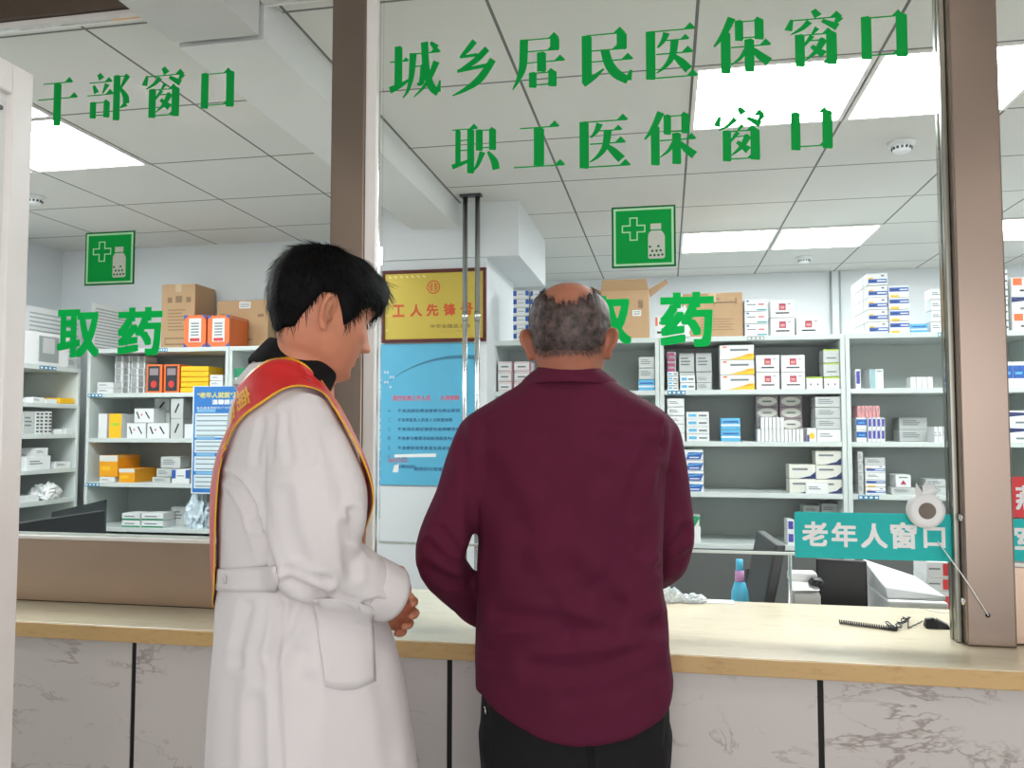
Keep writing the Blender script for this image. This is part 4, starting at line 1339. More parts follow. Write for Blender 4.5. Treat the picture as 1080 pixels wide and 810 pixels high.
# crumpled plastic between the cartons
def crumple(name, label, loc, sx, sy, sz, m, seed, cat, parent=None):
    bm = bmesh.new()
    bmesh.ops.create_icosphere(bm, subdivisions=4, radius=1)
    for v in bm.verts:
        q = v.co * 2.4 + Vector((seed, seed * .7, 0))
        k = 0.8 + 0.55 * (1 - 2 * abs(noise.noise(q))) - 0.5 * abs(noise.noise(q * 1.7)) + 0.25 * abs(noise.noise(q * 4.0))
        v.co *= k
        v.co.z = max(v.co.z, -0.55)
    zmin = min(v.co.z for v in bm.verts)
    for v in bm.verts:
        v.co = Vector((v.co.x * sx, v.co.y * sy, (v.co.z - zmin) * sz))
    me = bpy.data.meshes.new(name)
    bm.to_mesh(me); bm.free()
    me.materials.append(m)
    o = bpy.data.objects.new(name, me); C.objects.link(o); o.location = loc
    return tag(o, label, cat)


M['film'] = mat('thin white film', (226, 234, 238), 0.25, var=0.02)
M['maskfilm'] = mat('clear bag film', (206, 222, 230), 0.15, var=0.12, scale=30)
p = on_y(721, 340, YF + 0.0)
crumple('plastic_bag', 'crumpled clear plastic bag before the plain brown carton', (p.x - 0.015, YF + 0.005, ZTOP), .045, .02, .10, M['film'], 3.1, 'bag')

# ------------------------------------------------------------ notices, plaque, poster




ynb = YF - 0.01
xa, xb = on_y(203, 460, ynb).x, on_y(263, 460, ynb).x
za, zb = on_y(230, 521, ynb).z, on_y(230, 407, ynb).z
W_, H_ = xb - xa, zb - za
t = thing('notice_poster', 'blue notice poster hung on the left cabinet behind the doctor', 'poster', ((xa + xb) / 2, ynb, za))
mb = MB(); mb.box(-W_ / 2, W_ / 2, -0.004, 0.0, 0, H_, cm('poster white rim', (222, 232, 236))); mb.front(-W_ / 2 + .008, W_ / 2 - .004, .008, H_ - .004, -0.0045, cm('poster blue', (48, 118, 190))); mb.build('sheet', t)
mb = MB()
for (v0, v1) in ((.52, .745), (.38, .50), (.21, .345), (.05, .175)):
    mb.front(-W_ / 2 + .018, W_ / 2 - .016, v0 * H_, v1 * H_, -0.0051, cm('poster panel', (206, 220, 226)))
    n = max(2, int((v1 - v0) * 26))
    for k in range(n):
        zz = (v0 + (v1 - v0) * (k + .35) / n) * H_
        mb.front(-W_ / 2 + .028, W_ / 2 - .03 - .03 * (k % 2), zz, zz + .006, -0.0056, INK)
for v0, v1 in ((.755, .785), (.505, .53), (.35, .375), (.18, .205)):
    mb.front(-W_ / 2 + .03, -W_ / 2 + .15, v0 * H_, v1 * H_, -0.0055, cm('poster sky', (120, 176, 214)))
mb.build('text_panel', t)
mb = MB()
put_text(mb, '“老年人就医”及时', 0.0, .915 * H_, -0.0056, 1, cm('poster yellow text', (214, 208, 120)), bold=.03, fit=(W_ * .84, H_ * .055))
put_text(mb, '温馨提示', 0.02, .85 * H_, -0.0056, 1, M['paper'], bold=.03, fit=(W_ * .42, H_ * .045))
put_text(mb, '各位患者您好为了方便就医取药', 0, .79 * H_ + .004, -0.0056, 1, M['paper'], fit=(W_ * .86, H_ * .02))
mb.build('heading', t)

YC = 4.216
def on_column(xa, xb, ya, yb):
    a, b = on_y(xa, (ya + yb) / 2, YC), on_y(xb, (ya + yb) / 2, YC)
    return a.x, b.x, on_y((xa + xb) / 2, yb, YC).z, on_y((xa + xb) / 2, ya, YC).z


# gold plaque
x0, x1, z0, z1 = on_column(403.5, 513.5, 284.5, 361)
W_, H_ = x1 - x0, z1 - z0
t = thing('award_plaque', 'gold award plaque in a dark red frame on the white column', 'plaque', ((x0 + x1) / 2, YC, z0))
fr = cm('plaque frame maroon', (92, 34, 32), 0.35)
mb = MB(); f = .018
mb.box(-W_ / 2, W_ / 2, -.022, -.001, 0, f, fr); mb.box(-W_ / 2, W_ / 2, -.022, -.001, H_ - f, H_, fr)
mb.box(-W_ / 2, -W_ / 2 + f, -.022, -.001, f, H_ - f, fr); mb.box(W_ / 2 - f, W_ / 2, -.022, -.001, f, H_ - f, fr)
mb.build('frame', t, bevel=.003)
GOLD = mat('gold plate', (214, 190, 88), 0.32, metal=0.35, var=0.05, scale=4)
mb = MB(); mb.box(-W_ / 2 + f, W_ / 2 - f, -.012, -.002, f, H_ - f, GOLD); mb.build('plate', t)
RG = cm('plaque red', (208, 84, 40))
mb = MB()
for k in range(7):
    for (cx, sgn) in ((-W_ / 2 + .035 + .032 * k, 1),):
        mb.poly_y([(cx, H_ - .030), (cx + .012, H_ - .030), (cx + .022, H_ - .042), (cx + .010, H_ - .042)], -.0127, -.0118, cm('plaque pale gold', (238, 224, 150)))
for k in range(4):
    cz = .06 + .08 * k
    mb.poly_y([(-W_ / 2 + .024, cz), (-W_ / 2 + .036, cz + .01), (-W_ / 2 + .036, cz + .018), (-W_ / 2 + .024, cz + .008)], -.0127, -.0118, cm('plaque pale gold', (238, 224, 150)))
mb.build('corner_ornament', t)
mb = MB()
r0, r1 = .037, .031
cz = H_ * .755
for k in range(32):
    a, b = 2 * PI * k / 32, 2 * PI * (k + 1) / 32
    mb.poly_y([(r0 * math.cos(a), cz + r0 * math.sin(a)), (r0 * math.cos(b), cz + r0 * math.sin(b)), (r1 * math.cos(b), cz + r1 * math.sin(b)), (r1 * math.cos(a), cz + r1 * math.sin(a))], -.0128, -.0118, RG)
for k in range(3):
    r = .024 - .007 * k
    for s in (-1, 1):
        mb.poly_y([(s * .004, cz + r), (s * r * .7, cz + r * .75), (s * r, cz), (s * r * .7, cz - r * .75), (s * .004, cz - r), (s * .004, cz - r + .004), (s * (r * .7 - .003), cz - r * .7 + .003), (s * (r - .004), cz), (s * (r * .7 - .003), cz + r * .7 - .003), (s * .004, cz + r - .004)], -.0128, -.0118, RG)
mb.build('emblem', t)
mb = MB()
for ch, u in zip('工人先锋号', (.165, .335, .49, .655, .815)):
    put_text(mb, ch, (u - .5) * W_, H_ * .44, -.0127, 1, RG, bold=.035, fit=(W_ * .115, H_ * .17))
mb.build('title', t)
mb = MB()
put_text(mb, '中华全国总工会', W_ * .16, H_ * .215, -.0127, 1, cm('plaque brown text', (120, 96, 40)), bold=.01, fit=(W_ * .38, H_ * .055))
put_text(mb, '二〇二一年四月', W_ * .2, H_ * .145, -.0127, 1, cm('plaque faint text', (178, 150, 70)), fit=(W_ * .26, H_ * .035))
mb.build('small_print', t)

# blue wall poster
x0, x1, z0, z1 = on_column(401, 500.5, 362.5, 512)
W_, H_ = x1 - x0, z1 - z0
t = thing('wall_poster', 'sky blue text poster under the gold plaque on the column', 'poster', ((x0 + x1) / 2, YC, z0))
PBL = cm('poster sky blue', (92, 180, 214), 0.45)
mb = MB(); mb.box(-W_ / 2, W_ / 2, -.003, -.0005, 0, H_, PBL); mb.build('sheet', t)
mb = MB()
arc = [(-.46 + .96 * k / 20, .70 + .215 * math.sin((k / 20) ** .8 * PI * .56)) for k in range(21)]
for k in range(20):
    th0, th1 = .028 * k / 20 + .002, .028 * (k + 1) / 20 + .002
    (a, b), (c, e) = arc[k], arc[k + 1]
    mb.poly_y([(a * W_, b * H_), (c * W_, e * H_), (c * W_, (e - th1) * H_), (a * W_, (b - th0) * H_)], -.0036, -.0028, cm('poster steel blue', (58, 122, 152)))
mb.build('arc_ornament', t)
mb = MB()
PT = cm('poster pink text', (206, 104, 134)); PN = cm('poster navy text', (44, 92, 140))
put_text(mb, '医疗机构工作人员', -W_ * .16, H_ * .615, -.0037, 1, PT, bold=.035, fit=(W_ * .40, H_ * .04))
put_text(mb, '九项准则', W_ * .24, H_ * .615, -.0037, 1, PT, bold=.035, fit=(W_ * .2, H_ * .035))
put_text(mb, '谢谢您的配合', -W_ * .3, H_ * .175, -.0037, 1, PT, fit=(W_ * .22, H_ * .035))
mb.build('pink_heading', t)
mb = MB()
for k, (s, u, wd) in enumerate((('不准违规收费或者参与商业推销', .02, .66), ('不准将医务人员收入与检查挂钩', -.02, .58), ('不准违反规定接受社会捐赠资助', .02, .66), ('不准参与推销活动和违规发布广告', .02, .66), ('不准索取收受患者及其亲友财物', .02, .66), ('不准', -.26, .1), ('收受回扣', -.22, .2), ('医院办公室宣', .02, .3))):
    zz = (.525, .46, .395, .33, .262, .20, .132, .0)[k]
    if k == 7:
        zz = .115
    put_text(mb, s, u * W_, zz * H_ + .0, -.0037, 1, PN, bold=.015, fit=(W_ * wd, H_ * .026))
for k in range(6):
    put_text(mb, '一二三四五六'[k], -.4 * W_, (.525, .46, .395, .33, .262, .20)[k] * H_, -.0037, 1, PN, fit=(W_ * .03, H_ * (.006 if k == 0 else .022)))
mb.build('text_lines', t)
mb = MB()
mb.poly_y([(-.34 * W_, .215 * H_), (.10 * W_, .225 * H_), (.10 * W_, .20 * H_), (-.34 * W_, .195 * H_)], -.0039, -.003, M['paper'])
mb.poly_y([(-.36 * W_, .09 * H_), (-.30 * W_, .09 * H_), (-.29 * W_, .15 * H_), (-.34 * W_, .14 * H_)], -.0039, -.003, M['paper'])
mb.build('torn_patch', t)
mb = MB()
for k in range(7):
    a = -.45 + .03 * (k % 4); b = .80 - .035 * (k // 2)
    mb.poly_y([((a + .012 * math.cos(q)) * W_, (b + .010 * math.sin(q)) * H_) for q in np.linspace(0, 2 * PI, 8)[:-1]], -.0036 - .0002 * k, -.003, cm('poster flower', (196, 204, 222)))
mb.build('flower_print', t)

# steel pipes before the column
t = thing('steel_pipe', 'pair of thin steel pipes running down in front of the gold plaque', 'pipe', (on_y(497, 300, 4.05).x, 4.05, 0))
for px in (490.5, 503.5):
    x = on_y(px, 300, 4.05).x - t.location.x
    mb = MB(); mb.lathe([(.0135, 0.0), (.0135, CEIL - .012)], M['pipe'], 20, Matrix.Translation((x, 0, 0))); mb.build('pipe', t)
    mb = MB()
    for z in (1.95,):
        mb.lathe([(.0155, z), (.0155, z + .05)], M['pipe'], 20, Matrix.Translation((x, 0, 0)))
    mb.build('coupling', t)
mb = MB(); mb.box(-.06, .055, -.022, .022, CEIL - .012, CEIL - .001, M['darkgrey']); mb.build('ceiling_bracket', t, bevel=.002)

# cable trunking on the far wall
x0, x1 = on_y(875.5, 320, 6.575).x, on_y(886.5, 320, 6.575).x
t = thing('cable_trunking', 'vertical cable trunking on the far wall above the cabinets', 'trunking', ((x0 + x1) / 2, 6.578, 1.0))
w = (x1 - x0) / 2
mb = MB(); mb.box(-w + .014, w - .014, -.02, 0, 0, CEIL - 1.0 - .002, M['wall']); mb.build('cover', t)
for s in (-1, 1):
    a, b = sorted((s * w, s * (w - .013)))
    mb = MB(); mb.box(a, b, -.024, 0, 0, CEIL - 1.0 - .002, M['tag_grey']); mb.build('edge_strip', t)

# white printed sheets on the left, seen at a slant
for (xa, xb, ya, yb, x, lab, zb) in ((26, 86, 321, 384, XG - 0.235, 'white printed notice sheet above the narrow side cabinet', 1.766), (88, 140, 318, 366, XG + 0.03, 'white printed notice sheet behind the left green characters', ZTOP + .001)):
    a, b = on_x(xa, 350, x).y, on_x(xb, 350, x).y
    b = min(b, 4.84)
    if zb > 1.8:
        a, b = 4.46, 4.835
    zt = on_x(xa, ya, x).z if zb < 1.8 else 2.18
    t = thing('notice_sheet', lab, 'notice', (x, (a + b) / 2, zb), 0, None)
    L = (b - a) / 2
    mb = MB(); mb.box(-.004, 0, -L, L, 0, zt - zb, M['paper']); mb.build('sheet', t)
    mb = MB()
    n = 13
    for k in range(n):
        zz = (zt - zb) * (.05 + .9 * k / n)
        l2 = L * (.86 - .25 * ((k * 7) % 3 == 0))
        mb.add([(.0006, -L * .86, zz), (.0006, l2, zz), (.0006, l2, zz + .008), (.0006, -L * .86, zz + .008)], [(0, 1, 2, 3)], cm('faint print', (176, 182, 184)))
    mb.build('text_lines', t)
# small machine on top of the side cabinet
ya, yb = on_x(26, 370, XG).y, on_x(75, 370, XG).y
t = thing('desktop_dispenser', 'white machine with grey panel on top of the side cabinet', 'machine', (XG - .012, (ya + yb) / 2, 1.766))
L = (yb - ya) / 2
zt = on_x(50, 351, XG).z - 1.766
mb = MB(); mb.box(-.2, 0, -L, L, 0, zt, M['white_plastic']); mb.build('body', t, bevel=.006)
mb = MB(); mb.box(-.001, .004, -L * .36, L * .5, .02, zt - .02, M['tag_grey']); mb.build('grey_panel', t, bevel=.002)
mb = MB(); mb.box(.0041, .0052, -L * .2, L * .3, .07, zt - .03, M['lightgrey']); mb.build('window', t)
put_box('grey', 'small dark grey box at the right end on top of side cabinet', XG - .02, on_x(82, 378, XG).y - .02, 1.7664, .08, .12, .06, PI / 2)

# ------------------------------------------------------------ behind the counter
ZD = 0.74
mb = MB(); mb.box(-2.7, 1.9, 2.40, 3.05, ZD - .03, ZD, M['white_metal']); 
t = thing('work_desk', 'long white work desk behind the counter', 'desk', (-.4, 2.72, 0))
local(mb, 'desktop', t, .003)
for x in (-2.6, -1.0, .6, 1.85):
    mb = MB(); mb.box(x - .02, x + .02, 2.44, 3.0, 0, ZD - .0305, M['base_grey']); local(mb, 'leg_frame', t)


def slab(mb, P, n_off, m):
    """P: four corners (quad), thickened along n_off"""
    V = [Vector(p) for p in P]
    mb.hexa([V[0], V[1], V[1] + n_off, V[0] + n_off, V[3], V[2], V[2] + n_off, V[3] + n_off], m)


def monitor(label, TL, TR, h, tilt, face, standx=0.5, m=None):
    """screen slab through the top corners TL, TR, drop h, tilted; face=+1 screen towards +n"""
    TL, TR = Vector(TL), Vector(TR)
    u = (TR - TL)
    u.z = 0
    n = Vector((u.y, -u.x, 0)).normalized()
    dn = Vector((0, 0, -h)) + n * tilt
    base = (TL + TR) / 2
    t = thing('computer_monitor', label, 'monitor', (base.x, base.y, ZD))
    mb = MB(); slab(mb, [TL + dn, TR + dn, TR, TL], -n * .028, m or M['black']); local(mb, 'casing', t, .004)
    mb = MB()
    e = u.normalized() * .012
    q = [TL + dn * .94 + e, TR + dn * .94 - e, TR + dn * .04 - e, TL + dn * .04 + e]
    off = n * .0012 if face > 0 else -n * .0295
    slab(mb, [v + off for v in q], -n * .0008, M['darkgrey']); local(mb, 'screen', t)
    mb = MB()
    c = TL.lerp(TR, standx) + dn * .8 - n * .05
    mb.tube([c + n * .025, c, Vector((c.x, c.y, ZD + .02))], .016, m or M['black'], 10); local(mb, 'stand', t)
    mb = MB(); mb.lathe([(0, 0), (.10, 0), (.10, .008), (.03, .02), (0, .022)], m or M['black'], 28, Matrix.Translation((c.x, c.y, ZD + .0005))); local(mb, 'foot', t)
    return t


a = on_y(6, 554, 2.47)
b = on_z(111, 538.5, a.z)
zt = a.z
t = monitor('black monitor behind the left pane above the brown sill panel', (a.x, a.y, zt), (b.x, b.y, zt), .30, .02, -1)
mb = MB(); mb.box(b.x - .10, b.x - .01, b.y - .13, b.y - .09, zt + .0005, zt + .022, M['white_plastic'])
a = on_y(12, 546, 2.90)
b = on_z(80, 531, a.z)
zt = a.z
# second one stands further back on a low cabinet
o = put_box('blank', 'white case on the floor behind the left monitor', (a.x + b.x) / 2 + .05, 3.12, .0005, .5, .40, zt - .21, 0, name='storage_case', cat='case')
mb = MB(); t = thing('laptop', 'dark open laptop behind the left black monitor', 'laptop', ((a.x + b.x) / 2, 3.2, zt - .2095))
V0, V1 = Vector((a.x, a.y + .22, zt)), Vector((b.x, b.y + .22, zt))
slab(mb, [V0 + Vector((0, 0, -.2)), V1 + Vector((0, 0, -.2)), V1, V0], Vector((-.006, .012, 0)), M['black']); local(mb, 'lid', t, .003)
mb = MB(); mb.box(a.x + .14, b.x - .02, 3.18, 3.40, zt - .2095, zt - .195, M['lightgrey']); local(mb, 'keyboard_base', t, .003)
q_ = on_x(40, 528, XG)
crumple('crumpled_paper', 'crumpled white paper on the lowest visible shelf of the side cabinet', (XG - .06, q_.y + .12, SH_G[1] + .0006), .05, .09, .055, M['paper'], 8.3, 'paper')

# right side of the window
a, b = on_y(798, 556, 2.86), on_y(819, 579, 2.52)
zt = (a.z + b.z) / 2
monitor('dark grey monitor seen edge on at the window opening', (a.x, a.y, zt), (b.x, b.y, zt), .26, .055, 1, m=M['darkgrey'])
a, b = on_y(861, 588, 2.72), on_y(914, 590, 2.69)
monitor('black monitor seen from behind under the teal plate', (b.x, b.y, a.z), (a.x, a.y, a.z), .22, -.02, 1)
# receipt printer
p = on_y(850, 618, 2.44)
t = thing('receipt_printer', 'light grey receipt printer between the two monitors', 'printer', (p.x, 2.475, ZD))
hh = p.z - ZD
mb = MB(); mb.hexa([(-.037, -.06, .0005), (.037, -.06, .0005), (.037, .06, .0005), (-.037, .06, .0005), (-.037, -.05, hh - .02), (.037, -.05, hh - .02), (.037, .06, hh), (-.037, .06, hh)], M['lightgrey']); mb.build('body', t, bevel=.005)
mb = MB(); mb.box(-.039, .038, .0, .056, hh + .001, hh + .03, M['white_plastic']); mb.build('lid', t, bevel=.006)
mb = MB(); mb.hexa([(-.034, -.05, hh - .012), (.030, -.05, hh - .010), (.035, .0, hh + .004), (-.04, .0, hh + .006), (-.04, -.05, hh - .0105), (.035, -.05, hh - .0085), (.035, .0, hh + .0055), (-.04, .0, hh + .0075)], M['paper']); mb.build('paper_slip', t)
mb = MB(); mb.lathe([(0, 0), (.02, .0), (.022, .008), (.014, .018), (0, .02)], M['black'], 16, Matrix.Translation((.03, -.02, hh + .002))); mb.build('cap_knob', t)
# rod
p = on_y(834, 585, 2.405)
mb = MB(); mb.lathe([(.012, 0), (.012, .006), (.0055, .008), (.0055, p.z - ZD), (.004, p.z - ZD + .003)], M['chrome'], 16)
o = mb.build('metal_rod', None); o.location = (p.x, 2.425, ZD + .0005); tag(o, 'thin upright metal rod left of the receipt printer', 'rod')
# white flatbed device
a, b = on_y(926, 612, 2.62), on_y(986, 628, 2.62)
t = thing('flatbed_scanner', 'white flatbed scanner behind the counter left of the red boxes', 'scanner', ((a.x + b.x) / 2, 2.64, ZD))
w = (b.x - a.x) / 2; hz = on_y(950, 634, 2.50).z - ZD
mb = MB(); mb.box(-w, w, -.14, .17, .0005, hz, M['white_plastic']); mb.build('body', t, bevel=.006)
mb = MB(); mb.hexa([(-w, -.12, hz + .001), (w, -.12, hz + .001), (w, .17, hz + .001), (-w, .17, hz + .001), (-w, -.10, hz + .03), (w, -.12, hz + .014), (w, .17, hz + .02), (-w, .17, hz + .07)], M['lightgrey']); mb.build('lid', t, bevel=.004)
# red ended boxes
zz = ZD
for k, ya in enumerate((623, 609, 592)):
    p0, p1 = on_y(977, ya, 2.80), on_y(1001, ya, 2.80)
    h = p0.z - zz if k else p0.z - zz
    put_box('redend', ['bottom', 'middle', 'top'][k] + ' white box with red end, stacked behind counter by post', (p0.x + p1.x) / 2, 2.80, zz + .0005, p1.x - p0.x, .14, h - .001, 0, 'red ended boxes behind the counter')
    zz = p0.z
# dark cabinet behind
p0, p1 = on_y(828, 586, 3.1), on_y(980, 586, 3.1)
# blue bottle with pink collar
p = on_y(779, 633, 2.52); pt = on_y(783, 590, 2.52)
t = thing('lotion_bottle', 'blue bottle with pink neck left of the grey monitor', 'bottle', (p.x + .004, 2.52, ZD))
h = pt.z - ZD
mb = MB(); mb.lathe([(0, 0), (.024, .0), (.027, .01), (.027, h * .45), (.024, h * .66), (.015, h * .76), (0, h * .77)], cm('bottle blue', (86, 190, 226), .3), 24); mb.build('body', t)
mb = MB(); mb.lathe([(0, h * .765), (.014, h * .765), (.013, h * .88), (.0, h * .885)], cm('bottle pink', (206, 152, 204), .35), 20); mb.build('neck', t)
mb = MB(); mb.lathe([(0, h * .885), (.011, h * .885), (.010, h), (0, h)], cm('bottle blue', (86, 190, 226), .3), 20); mb.build('cap', t)
p = on_y(706, 632, 2.34); crumple('crumpled_tissue', 'crumpled white plastic wrap on the counter right of the man', (p.x, 2.33, .9205), .030, .018, .024, M['film'], 1.7, 'wrapping')
p = on_y(731, 632, 2.34); crumple('crumpled_tissue', 'flat white tissue on the counter left of the blue bottle', (p.x, 2.335, .9205), .030, .018, .014, M['film'], 5.2, 'tissue')
p0, p1 = on_y(745, 633, 2.35), on_y(774, 633, 2.35)
mb = MB(); mb.hexa([(p0.x, 2.33, .9203), (p1.x, 2.33, .9203), (p1.x, 2.37, .9203), (p0.x, 2.37, .9203), (p0.x, 2.33, .9225), (p1.x, 2.33, .9225), (p1.x, 2.37, .924), (p0.x, 2.37, .924)], M['paper'])
o = mb.build('paper_slip', None, origin=((p0.x + p1.x) / 2, 2.35, .9203)); tag(o, 'white paper slip at the far counter edge by the blue bottle', 'paper')

# bag and teal folder on the lowest left shelf
p = on_y(207, 558, YF + .02)
crumple('plastic_bag', 'clear plastic bag with blue mask on the lowest left shelf', (p.x - .012, YF + .05, SH_E[0] + .001), .062, .035, .12, M['maskfilm'], 6.4, 'bag')
p0, p1 = on_y(222, 545, YF + .01), on_y(236, 545, YF + .01)
o = put_box('greentopbox', 'green white carton standing right of the plastic bag', (p0.x + p1.x) / 2, YF + .005, SH_E[0] + .0004, p1.x - p0.x, .2, on_y(228, 525, YF).z - SH_E[0])

# ------------------------------------------------------------ on the counter by the post
def on_counter(px, py, dz=0.0):
    q = on_z(px, py, .92 + dz)
    return q


A, B = on_counter(885, 658), on_counter(946, 666)
pts = []
N = 26 * 10
for k in range(N + 1):
    u = k / N
    c = A.lerp(B, u)
    ang = 2 * PI * 26 * u
    dirn = (B - A).normalized()
    sd = Vector((-dirn.y, dirn.x, 0))
    pts.append(c + sd * (.0042 * math.cos(ang)) + Vector((0, 0, .0056 + .0042 * math.sin(ang))))
mb = MB(); mb.tube(pts, .0016, M['black'], 6)
t = thing('coiled_cord', 'black coiled pen cord lying on the counter near the post', 'cord', tuple(A))
local(mb, 'coil', t)
D = on_counter(973, 657)
pts = [B + Vector((0, 0, .004))]
for k in range(60):
    u = k / 59
    c = on_counter(936 + 22 * u, 660 + 5 * math.sin(u * 5))
    pts.append(c + Vector((.006 * math.cos(k * 1.3), .010 * math.sin(k * 1.3), .006 + .004 * math.sin(k * .9))))
for k in range(12):
    u = k / 11
    pts.append(on_counter(958, 664).lerp(D, u) + Vector((0, .003 * math.sin(k * 2.0), .004)))
mb = MB(); mb.tube(pts, .0016, M['black'], 6); local(mb, 'tangle', t)
c = on_counter(987, 662)
t = thing('pen_holder', 'black plastic pen clip lying against the steel post', 'clip', tuple(c))
e0, e1 = on_counter(976, 662) - c, on_counter(999, 664) - c
mb = MB()
mb.hexa([(-.028, -.018, .0005), (.004, -.020, .0005), (.010, .012, .0005), (-.026, .014, .0005), (-.024, -.012, .022), (-.006, -.010, .026), (-.002, .006, .024), (-.022, .008, .022)], M['black'])
mb.build('base', t, bevel=.003)
mb = MB(); mb.hexa([(.002, -.014, .0005), (.030, -.020, .0005), (.032, .0, .0005), (.004, .012, .0005), (-.004, -.006, .022), (.020, -.016, .012), (.026, -.006, .012), (.002, .004, .024)], M['black'])
mb.build('clip_arm', t, bevel=.002)
a, b = on_counter(965, 641), on_counter(1001, 647)
mb = MB(); mb.tube([a, a.lerp(b, .5) + Vector((0, -.03, .001)), b], .0009, M['lightgrey'], 6)
o = mb.build('string', None, origin=tuple(a)); tag(o, 'thin pale string lying on the counter behind the black clip', 'string'); o.location.z += .0015
# ------------------------------------------------------------ figure building kit
class Soup:
    """collects closed shells, then fuses them into one continuous skin"""

    def __init__(self):
        self.v, self.f = [], []

    def add(self, vs, fs):
        o = len(self.v)
        self.v += [tuple(p) for p in vs]
        self.f += [tuple(o + k for k in f) for f in fs]

    def grid(self, P):
        """P: (rows, n, 3) closed rings, capped"""
        r, n = P.shape[:2]
        fs = []
        for i in range(r - 1):
            for k in range(n):
                a, b = i * n + k, i * n + (k + 1) % n
                fs.append((a, b, b + n, a + n))
        vs = list(map(tuple, P.reshape(-1, 3)))
        vs.append(tuple(P[0].mean(0)))
        vs.append(tuple(P[-1].mean(0)))
        c0, c1 = len(vs) - 2, len(vs) - 1
        for k in range(n):
            fs.append((c0, (k + 1) % n, k))
            fs.append((c1, (r - 1) * n + k, (r - 1) * n + (k + 1) % n))
        self.add(vs, fs)

    def limb(self, pts, rad, n=16, sub=6, flat=None):
        """tapered tube with round ends through pts; flat=(vector, k) squashes the section along vector"""
        pts = np.array([tuple(p) for p in pts], float)
        rad = np.array(rad, float)
        Q, R = [], []
        m = len(pts)
        for i in range(m - 1):
            p0, p1, p2, p3 = pts[max(i - 1, 0)], pts[i], pts[i + 1], pts[min(i + 2, m - 1)]
            for k in range(sub):
                u = k / sub
                Q.append(.5 * (2 * p1 + (p2 - p0) * u + (2 * p0 - 5 * p1 + 4 * p2 - p3) * u * u + (3 * p1 - p0 - 3 * p2 + p3) * u ** 3))
                s = u * u * (3 - 2 * u)
                R.append(rad[i] * (1 - s) + rad[i + 1] * s)
        Q.append(pts[-1]); R.append(rad[-1])
        t0 = Q[1] - Q[0]; t0 /= np.linalg.norm(t0)
        t1 = Q[-1] - Q[-2]; t1 /= np.linalg.norm(t1)
        pre, post = [], []
        for a in (80, 55, 28):
            pre.append((Q[0] - t0 * R[0] * math.sin(math.radians(a)), R[0] * math.cos(math.radians(a))))
            post.insert(0, (Q[-1] + t1 * R[-1] * math.sin(math.radians(a)), R[-1] * math.cos(math.radians(a))))
        allp = pre + list(zip(Q, R)) + post
        C_ = np.array([p[0] for p in allp]); R_ = np.array([p[1] for p in allp])
        T = np.gradient(C_, axis=0)
        T /= np.linalg.norm(T, axis=1)[:, None]
        u = np.cross(T[0], [0.31, 0.17, 0.93]); u /= np.linalg.norm(u)
        G = np.zeros((len(C_), n, 3))
        ang = np.linspace(0, 2 * PI, n, endpoint=False)
        for i in range(len(C_)):
            u = u - T[i] * np.dot(u, T[i]); u /= np.linalg.norm(u)
            w = np.cross(T[i], u)
            off = (np.cos(ang)[:, None] * u + np.sin(ang)[:, None] * w) * R_[i]
            if flat is not None:
                fv = np.array(flat[0], float); fv /= np.linalg.norm(fv)
                off = off - (off @ fv)[:, None] * fv * (1 - flat[1])
            G[i] = C_[i] + off
        self.grid(G)

    def ellipsoid(self, c, rx, ry, rz, M=None, n=20):
        th = np.linspace(-PI / 2 + .12, PI / 2 - .12, n)
        ang = np.linspace(0, 2 * PI, n * 2, endpoint=False)
        G = np.zeros((n, n * 2, 3))
        for i, t in enumerate(th):
            L = np.stack([rx * math.cos(t) * np.cos(ang), ry * math.cos(t) * np.sin(ang), np.full_like(ang, rz * math.sin(t))], 1)
            if M is not None:
                L = L @ np.array(M).T
            G[i] = np.array(c) + L
        self.grid(G)

    def fuse(self, voxel, smooth=4, fac=0.5):
        me = bpy.data.meshes.new('soup')
        me.from_pydata(self.v, [], self.f)
        o = bpy.data.objects.new('soup', me)
        C.objects.link(o)
        r = o.modifiers.new('r', 'REMESH'); r.mode = 'VOXEL'; r.voxel_size = voxel
        if smooth:
            s = o.modifiers.new('s', 'SMOOTH'); s.iterations = smooth; s.factor = fac
        dg = bpy.context.evaluated_depsgraph_get()
        dg.update()
        ev = o.evaluated_get(dg)
        out = bpy.data.meshes.new_from_object(ev)
        bpy.data.objects.remove(o)
        bpy.data.meshes.remove(me)
        return out


def mesh_np(me):
    n = len(me.vertices)
    v = np.empty(n * 3, np.float32); me.vertices.foreach_get('co', v)
    nr = np.empty(n * 3, np.float32); me.vertex_normals.foreach_get('vector', nr)
    return v.reshape(-1, 3).astype(float), nr.reshape(-1, 3).astype(float)


def set_np(me, v):
    me.vertices.foreach_set('co', v.astype(np.float32).ravel())
    me.update()


def project(v):
    q = v - np.array([0, 0, HC])
    k = q @ _fw
    return np.stack([540 + F_PX * (q @ _rt) / k, 405 - F_PX * (q @ _up) / k], 1), k


def seg_dist(p, poly):
    best = np.full(len(p), 1e9)
    for a, b in zip(poly[:-1], poly[1:]):
        a, b = np.array(a, float), np.array(b, float)
        ab = b - a
        t = np.clip(((p - a) @ ab) / (ab @ ab), 0, 1)
        d = np.linalg.norm(p - (a + t[:, None] * ab), axis=1)
        best = np.minimum(best, d)
    return best


